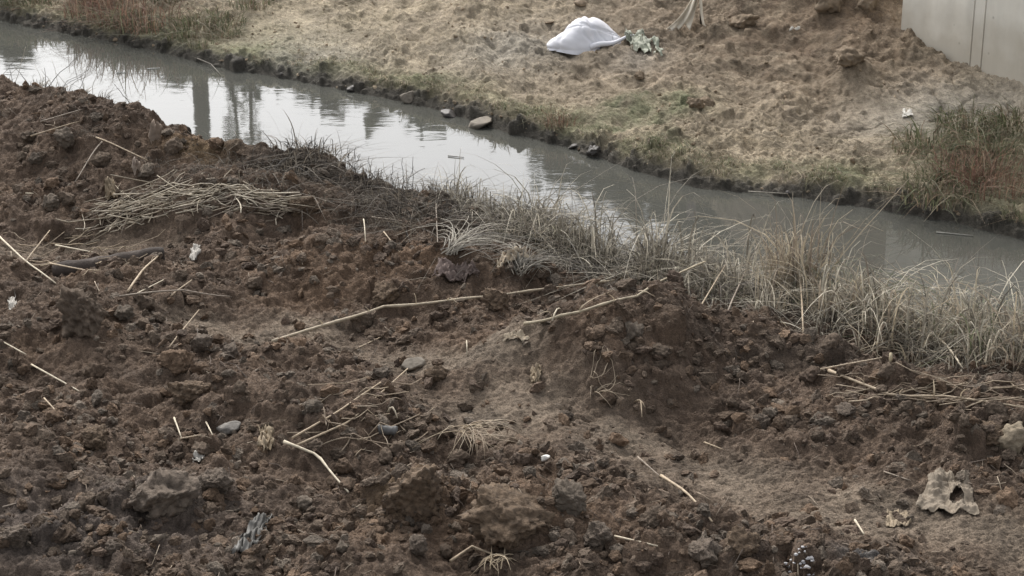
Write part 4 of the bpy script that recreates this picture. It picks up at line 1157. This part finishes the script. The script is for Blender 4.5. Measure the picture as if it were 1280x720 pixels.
# ------------------------------------------------------------------ the white woven sack
def sheet_mat(name, col, var=.12, rough=.6, bump=.15):
    m = plain_material(name, col, rough, var, 8, bump, 60, .3); return m
M_SACK = sheet_mat("woven_plastic", (.62, .62, .65), .05)
def sack():
    p0, p1 = hit(690, 62), hit(780, 50)
    c = (p0 + p1) / 2; L = np.linalg.norm((p1 - p0)[:2]) / 2
    bm = bmesh.new(); bmesh.ops.create_icosphere(bm, subdivisions=6, radius=1)
    for v in bm.verts:
        x, y, z = v.co
        # hump: low to the left end, high right of the middle, drooping to the right
        sg = lambda q, e: math.copysign(abs(q) ** e, q)
        zz = max(z, -.25)
        prof = .36 + .60 * math.exp(-(abs(x - .06) / .66) ** 2.4)
        wid = .8 + .25 * math.exp(-((x + .3) / .6) ** 2)
        X = x * 1.0; Yv = sg(y, .85) * wid; Z = zz * prof
        d = Vector((X, Yv, Z))
        # long soft creases running from the crown to the ends
        q = mnoise.noise(Vector((X * 1.4 + Z * 1.5, Yv * 3.2, Z * 2.0))); q2 = mnoise.noise(Vector((X * 4 + Z * 5, Yv * 3 + 7, Z * 5)))
        rq = max(0, 1 - abs(q) * 5) ** 2
        cr = .10 * mnoise.noise(Vector((X * 1.3, Yv * 1.3, Z * 1.5))) + .015 * q2
        for (a1, a2, a3, o1, dp) in ((.8, .5, .4, .1, .04), (.5, .9, -.7, -.25, .04), (.9, -.2, .6, .45, .06), (.4, .3, 1.1, .62, .05), (.75, .1, -.3, -.6, .04), (.2, .6, .9, .2, .04)):
            cr -= dp * math.exp(-((X * a1 + Yv * a2 + Z * a3 - o1 + .06 * q) / .032) ** 2)
        ridge = -.10 * math.exp(-((X - .32 + .25 * Z) / .06) ** 2) * (1 if y < .3 else .2)
        nrm = v.co.normalized()
        d += nrm * (cr + ridge * .8 + .06)
        if z < -.1:
            k = min(1, (-.1 - z) / .3); d.x *= 1 + .12 * k; d.y *= 1 + .1 * k
        v.co = Vector((d.x * L * 1.04, d.y * .25, d.z * .29))
    o = bm_obj("sack", bm, M_SACK, None, 0, True)
    o.location = (c[0], c[1] + .12, min(p0[2], p1[2]) + .03); o.rotation_euler = (R(-6), R(-4), math.atan2((p1 - p0)[1], (p1 - p0)[0]) * .4)
    return o
sk = sack()
_a, _b = hit(738, 64), hit(792, 50)
_P = np.array([_a * (1 - t) + _b * t + np.array([0, -.03 * math.sin(t * 3.1), .035 + .012 * math.sin(t * 9)]) for t in np.linspace(0, 1, 14)])
_V, _F = tube(_P - np.array(sk.location), np.linspace(.035, .012, 14), 8)
link("open_hem", tube_mesh("open_hem", [(_V, _F)], M_SACK), sk).rotation_euler = (0, 0, 0)
bpy.context.view_layer.update()
sk.children[0].matrix_parent_inverse = Matrix.Translation(-Vector(sk.location)) if False else (sk.matrix_world.inverted() @ Matrix.Translation(sk.location))
props(sk, "white woven plastic sack slumped on the far bank", "sack")
def sheet(name, corners_px, mat, label, cat, lift=.02, crumple=.03, holes=0.0, nu=46, nv=34, seed=1, torn=.12, thick=.0015, parent=None, freq=6, dome=0.0, hole=None):
    H = [hit(*c) for c in corners_px]      # lower left, lower right, upper right, upper left
    u = np.linspace(0, 1, nu)[None, :, None]; v = np.linspace(0, 1, nv)[:, None, None]
    P = (H[0] * (1 - u) + H[1] * u) * (1 - v) + (H[3] * (1 - u) + H[2] * u) * v
    x, y = P[..., 0], P[..., 1]
    g = zg(x.ravel(), y.ravel()).reshape(x.shape)
    k = np.ones((5, 5)) / 25; gp = np.pad(g, 2, mode='edge')
    gs = sum(gp[i:i + nv, j:j + nu] for i in range(5) for j in range(5)) / 25
    uu, vv = np.broadcast_to(u[..., 0], x.shape), np.broadcast_to(v[..., 0], x.shape)
    z = np.maximum(gs, g) + lift + crumple * (np.abs(pnoise(uu * freq, vv * freq * .7, seed)) * 2.4 + .5 * np.abs(pnoise(uu * freq * 2.3, vv * freq * 1.9, seed + 1))) + dome * np.sin(uu * math.pi) * np.sin(vv * math.pi)
    x = x + crumple * .7 * pnoise(uu * freq, vv * freq, seed + 3); y = y + crumple * .7 * pnoise(uu * freq, vv * freq, seed + 5)
    edge = np.minimum(np.minimum(uu, 1 - uu), np.minimum(vv, 1 - vv)) + torn * (pnoise(uu * 5, vv * 5, seed + 9) - .1)
    keep = (edge > 0.0)
    if hole: keep &= ((uu - hole[0]) / hole[2]) ** 2 + ((vv - hole[1]) / hole[3]) ** 2 > 1 + .5 * pnoise(uu * 9, vv * 9, 4)
    if holes: keep &= pnoise(uu * 3.4, vv * 3.4, seed + 13) < .55 - holes
    idx = np.arange(nu * nv).reshape(nv, nu)
    F = grid_faces(nv, nu); kf = keep.ravel()[F].all(1); F = F[kf]
    V = np.stack([x.ravel(), y.ravel(), z.ravel()], 1); o0 = H[0].copy()
    used = np.unique(F); rm = -np.ones(len(V), int); rm[used] = np.arange(len(used))
    V = V[used] - o0; F = rm[F]
    o = link(name, np_mesh(name, V, F, mat), parent)
    o.location = o0 if parent is None else o0 - np.array(parent.location)
    md = o.modifiers.new("thickness", 'SOLIDIFY'); md.thickness = thick
    if parent is None: props(o, label, cat)
    return o
M_TAT = sheet_mat("pale_green_plastic", (.21, .22, .17), .3)
M_CLOTH = sheet_mat("dirty_cloth", (.20, .165, .125), .25, .85, .3)
M_PAPER = sheet_mat("dirty_paper", (.24, .19, .13), .2, .8, .2)
M_GPLA = sheet_mat("grey_plastic", (.11, .105, .095), .3, .6)
M_REDR = sheet_mat("faded_red_cloth", (.15, .115, .10), .35, .9, .4)
M_BEIGE = sheet_mat("beige_cloth", (.42, .35, .26), .3, .9, .4)
sheet("tattered_plastic", [(788,62),(832,78),(822,50),(778,44)], M_TAT, "tattered pale green plastic trailing from the mouth of the white sack", "plastic scrap", .02, .04, .22, seed=3, torn=.25, freq=7)
sheet("torn_cloth", [(1140,640),(1224,648),(1212,598),(1168,590)], M_CLOTH, "torn dirty beige cloth with a large hole on the track at the lower right", "cloth", .008, .026, 0, 100, 80, 24, .10, .002, None, 3.1, .03, (.66, .42, .13, .20))
sheet("paper_scrap", [(1108,660),(1140,658),(1136,640),(1106,642)], M_PAPER, "small torn brown paper scrap below the torn cloth", "paper scrap", .008, .012, .05, seed=31, torn=.2)
sheet("plastic_rag", [(284,706),(318,690),(345,652),(318,650)], M_GPLA, "crumpled grey plastic rag lying low on the left rubble", "plastic rag", .015, .03, .0, seed=35, torn=.2, freq=5)
sheet("red_rag", [(540,352),(598,356),(600,334),(548,330)], M_REDR, "faded pinkish rag buried in the soil below the reed fan", "rag", .012, .035, .12, seed=41, torn=.3, freq=7)
sheet("beige_rag", [(620,346),(672,336),(650,322),(628,324)], M_BEIGE, "crumpled beige rag between the reed fan and the long reed", "rag", .012, .045, .05, seed=44, torn=.2, freq=6)
sheet("beige_scrap", [(628,432),(664,428),(652,420),(630,422)], M_BEIGE, "flat beige scrap lying under the second long reed", "scrap", .008, .012, .0, seed=47, torn=.2)
sheet("leaf_scrap", [(662,486),(676,484),(676,462),(664,462)], M_PAPER, "curled dry leaf standing in the soil above the track", "dry leaf", .01, .03, .0, 20, 20, 51, .2)
sheet("leaf_scrap", [(322,570),(344,568),(342,544),(324,542)], M_PAPER, "curled yellowish leaf right of the small pale grey stone", "dry leaf", .01, .04, .1, 26, 26, 53, .3)
sheet("white_scrap", [(240,582),(256,578),(254,568),(242,570)], sheet_mat("white_paper", (.40, .38, .34), .15), "small crumpled white scrap below the small pale grey stone", "paper scrap", .01, .015, 0, 22, 22, 57, .2)
sheet("white_scrap", [(236,330),(252,328),(250,312),(238,312)], sheet_mat("bone_white", (.26, .24, .21), .2), "small whitish crumpled scrap under the straw pile", "paper scrap", .01, .015, .1, 22, 22, 59, .3)
sheet("white_scrap", [(8,384),(22,382),(20,374),(10,374)], bpy.data.materials["bone_white"], "tiny white scrap at the left edge under the pale reed", "paper scrap", .01, .02, 0, 14, 14, 61, .2)
sheet("white_scrap", [(1126,150),(1142,148),(1140,138),(1128,138)], bpy.data.materials["white_paper"], "tiny white scrap on the bare far slope below the wall", "paper scrap", .01, .015, .1, 16, 16, 63, .3)
sheet("white_scrap", [(985,44),(1001,41),(1001,35),(987,38)], bpy.data.materials["white_paper"], "long white scrap high on the brown far slope", "paper scrap", .02, .015, 0, 14, 10, 65, .1)
sheet("dry_leaf_upright", [(132,256),(148,252),(142,228),(132,232)], M_PAPER, "large curled brown leaf hanging on the left heap", "dry leaf", .02, .04, 0, 24, 24, 67, .2)
# dark husk at the water's edge
def husk(px, py, h, w, label, col=(.17, .13, .11), tilt=.2):
    p = hit(px, py); n = 14; V = []; 
    t = np.linspace(0, 1, n)[:, None]; u = np.linspace(-1, 1, 9)[None]
    ww = w * (1 - .5 * (2 * t - 1) ** 2 + .12 * np.sin(t * 9))
    X = u * ww + tilt * t * h; Yv = -.02 + .035 * u ** 2 + .02 * np.sin(t * 4 + u * 3); Z = t * h + .02 * np.sin(u * 5)
    V = np.stack([X + 0 * t, Yv + 0 * t, Z + 0 * u], -1).reshape(-1, 3)
    o = link("dry_husk", np_mesh("dry_husk", V, grid_faces(n, 9), plain_material("husk", col, .85, .3, 20, .4, 60))); o.location = (p[0], p[1], p[2] - .02)
    md = o.modifiers.new("thickness", 'SOLIDIFY'); md.thickness = .003
    props(o, label, "dry husk", None)
husk(192, 176, .17, .05, "upright dry brown husk standing on the crest of the left heap against the water", (.20, .155, .12))
husk(170, 214, .10, .035, "small dry brown husk on the left heap below the upright one", (.26, .21, .17), .1)
# crumpled dark can, foam chips, grey ash heap
M_CAN = plain_material("dull_metal", (.075, .073, .07), .6, .4, 20, .3, 40, .5)
def bumpy(name, px, py, w, mat, label, cat, seed=3, hk=.7, spiky=.25):
    V, F = lump(seed, 4, 6, spiky, hk); p = hit(px, py); r = w * .5 * math.hypot(p[1], CAM_H) / FPX
    o = link(name, np_mesh(name, V * r, F, mat)); o.location = (p[0], p[1] + r * .3, p[2] + r * .25)
    return props(o, label, cat)
V, F = tube([(-.05, 0, 0), (-.045, 0, .002), (-.02, .004, 0), (0, -.003, .003), (.02, .004, 0), (.045, 0, .002), (.05, 0, 0)], [.026, .03, .024, .027, .022, .03, .026], 18)
V += .004 * np.stack([pnoise(V[:, 0] * 60, V[:, 2] * 60, 3), pnoise(V[:, 0] * 50, V[:, 1] * 60, 4), pnoise(V[:, 0] * 50, V[:, 1] * 60, 5)], 1)
o = link("crushed_can", tube_mesh("crushed_can", [(V, F)], M_CAN)); p = hit(484, 545); o.location = (p[0], p[1], p[2] + .025); o.rotation_euler = (.1, .15, .1)
props(o, "small crushed grey can in the soil left of the straw tussock", "can")
M_FOAM = plain_material("white_foam", (.38, .37, .37), .8, .15, 30, .5, 90)
parts = []
for i in range(60):
    V, F = lump(300 + i, 2, 9, .35, .7); a = random.random() * 6.28; r = random.random() ** .7 * .055
    F4 = np.column_stack([F, F[:, 2]])
    parts.append((V * random.uniform(.006, .013) + [math.cos(a) * r * 1.9, math.sin(a) * r * 1.3, random.uniform(0, .02) * (1 - r / .06)], F4))
p = hit(994, 704); q_ = []
for V, F4 in parts:
    c_ = V.mean(0); gz = float(zg(p[0] + c_[0], p[1] + c_[1])[0])
    q_.append((V - [0, 0, c_[2] - (gz - p[2]) - .004], F4))
o = link("foam_chips", tube_mesh("foam_chips", q_, M_FOAM)); o.location = p
props(o, "heap of broken white foam chips at the bottom edge", "foam chips", None, "stuff")
# rag caught on a stick at the top of the far bank
p = hit(868, 30)
root = bpy.data.objects.new("caught_rag", None); COL.objects.link(root); root.location = p
props(root, "pale rag hanging from a stick at the top edge, right of the white sack", "rag")
link("stick", tube_mesh("stick", [tube([(.08, .05, -.1), (.06, .04, .25), (.03, .03, .62)], [.014, .012, .009], 7)], M_BARK), root)
n, m = 26, 22; t = np.linspace(0, 1, n)[:, None]; u = np.linspace(0, 1, m)[None]
wv = .03 + .20 * t ** 1.4
X = .04 - wv * .85 + (u - .15) * wv * 1.1 - .12 * t ** 1.5; Yv = .02 - .14 * t + .16 * pnoise(u * 3.3 + 0 * t, t * 1.1 + 0 * u, 5) * (.4 + .6 * t) + .03 * pnoise(u * 9 + 0 * t, t * 2 + 0 * u, 6); Z = .42 - .46 * t ** .9 + .09 * t * pnoise(u * 2.7 + .3 + 0 * t, t * .5 + 0 * u, 8)
V = np.stack([X + 0 * t, Yv + 0 * u, Z + 0 * u], -1).reshape(-1, 3)
cl = link("cloth", np_mesh("cloth", V, grid_faces(n, m), sheet_mat("pale_rag", (.62, .56, .46), .2, .9, .3)), root)
cl.modifiers.new("thickness", 'SOLIDIFY').thickness = .003
P = [(.02, -.01, .40), (.05, -.03, .28), (.065, -.07, .12), (.085, -.10, .01), (.11, -.12, -.01)]
link("strip", tube_mesh("strip", [tube(P, [.014, .018, .016, .012, .006], 7)], bpy.data.materials["pale_rag"]), root)
V = np.stack([.03 + .05 * (u - .5) * 2 + 0 * t, -.012 + .01 * np.sin(u * 13) + 0 * t, .70 - .38 * t + 0 * u], -1).reshape(-1, 3)
cl = link("mauve_strip", np_mesh("mauve_strip", V, grid_faces(n, m), sheet_mat("mauve_rag", (.24, .20, .21), .2, .9, .3)), root)
cl.modifiers.new("thickness", 'SOLIDIFY').thickness = .003

# bits floating on the stream
for pts, c_, lab in [([(184,87),(200,86)], (.42,.42,.4), "small pale leaf floating on the dark water at the upper left"),([(146,92),(158,91)], (.30,.30,.28), "small dull leaf floating left of the pale floating one"),
    ([(247,76),(264,84),(276,96)], (.20,.18,.15), "thin bent twig in the water under the far bank at the upper left"),([(935,243),(985,246)], (.24,.22,.18), "thin straw floating at the far waterline on the right"),
    ([(1170,292),(1216,296)], (.26,.25,.22), "dull straw floating near the far bank at the right"),([(560,196),(580,198)], (.2,.19,.17), "tiny dark straw floating in the middle of the stream")]:
    reed(pts, .006, c_, lab, "floating_straw", "floating straw", "bits floating on the stream", n=5)
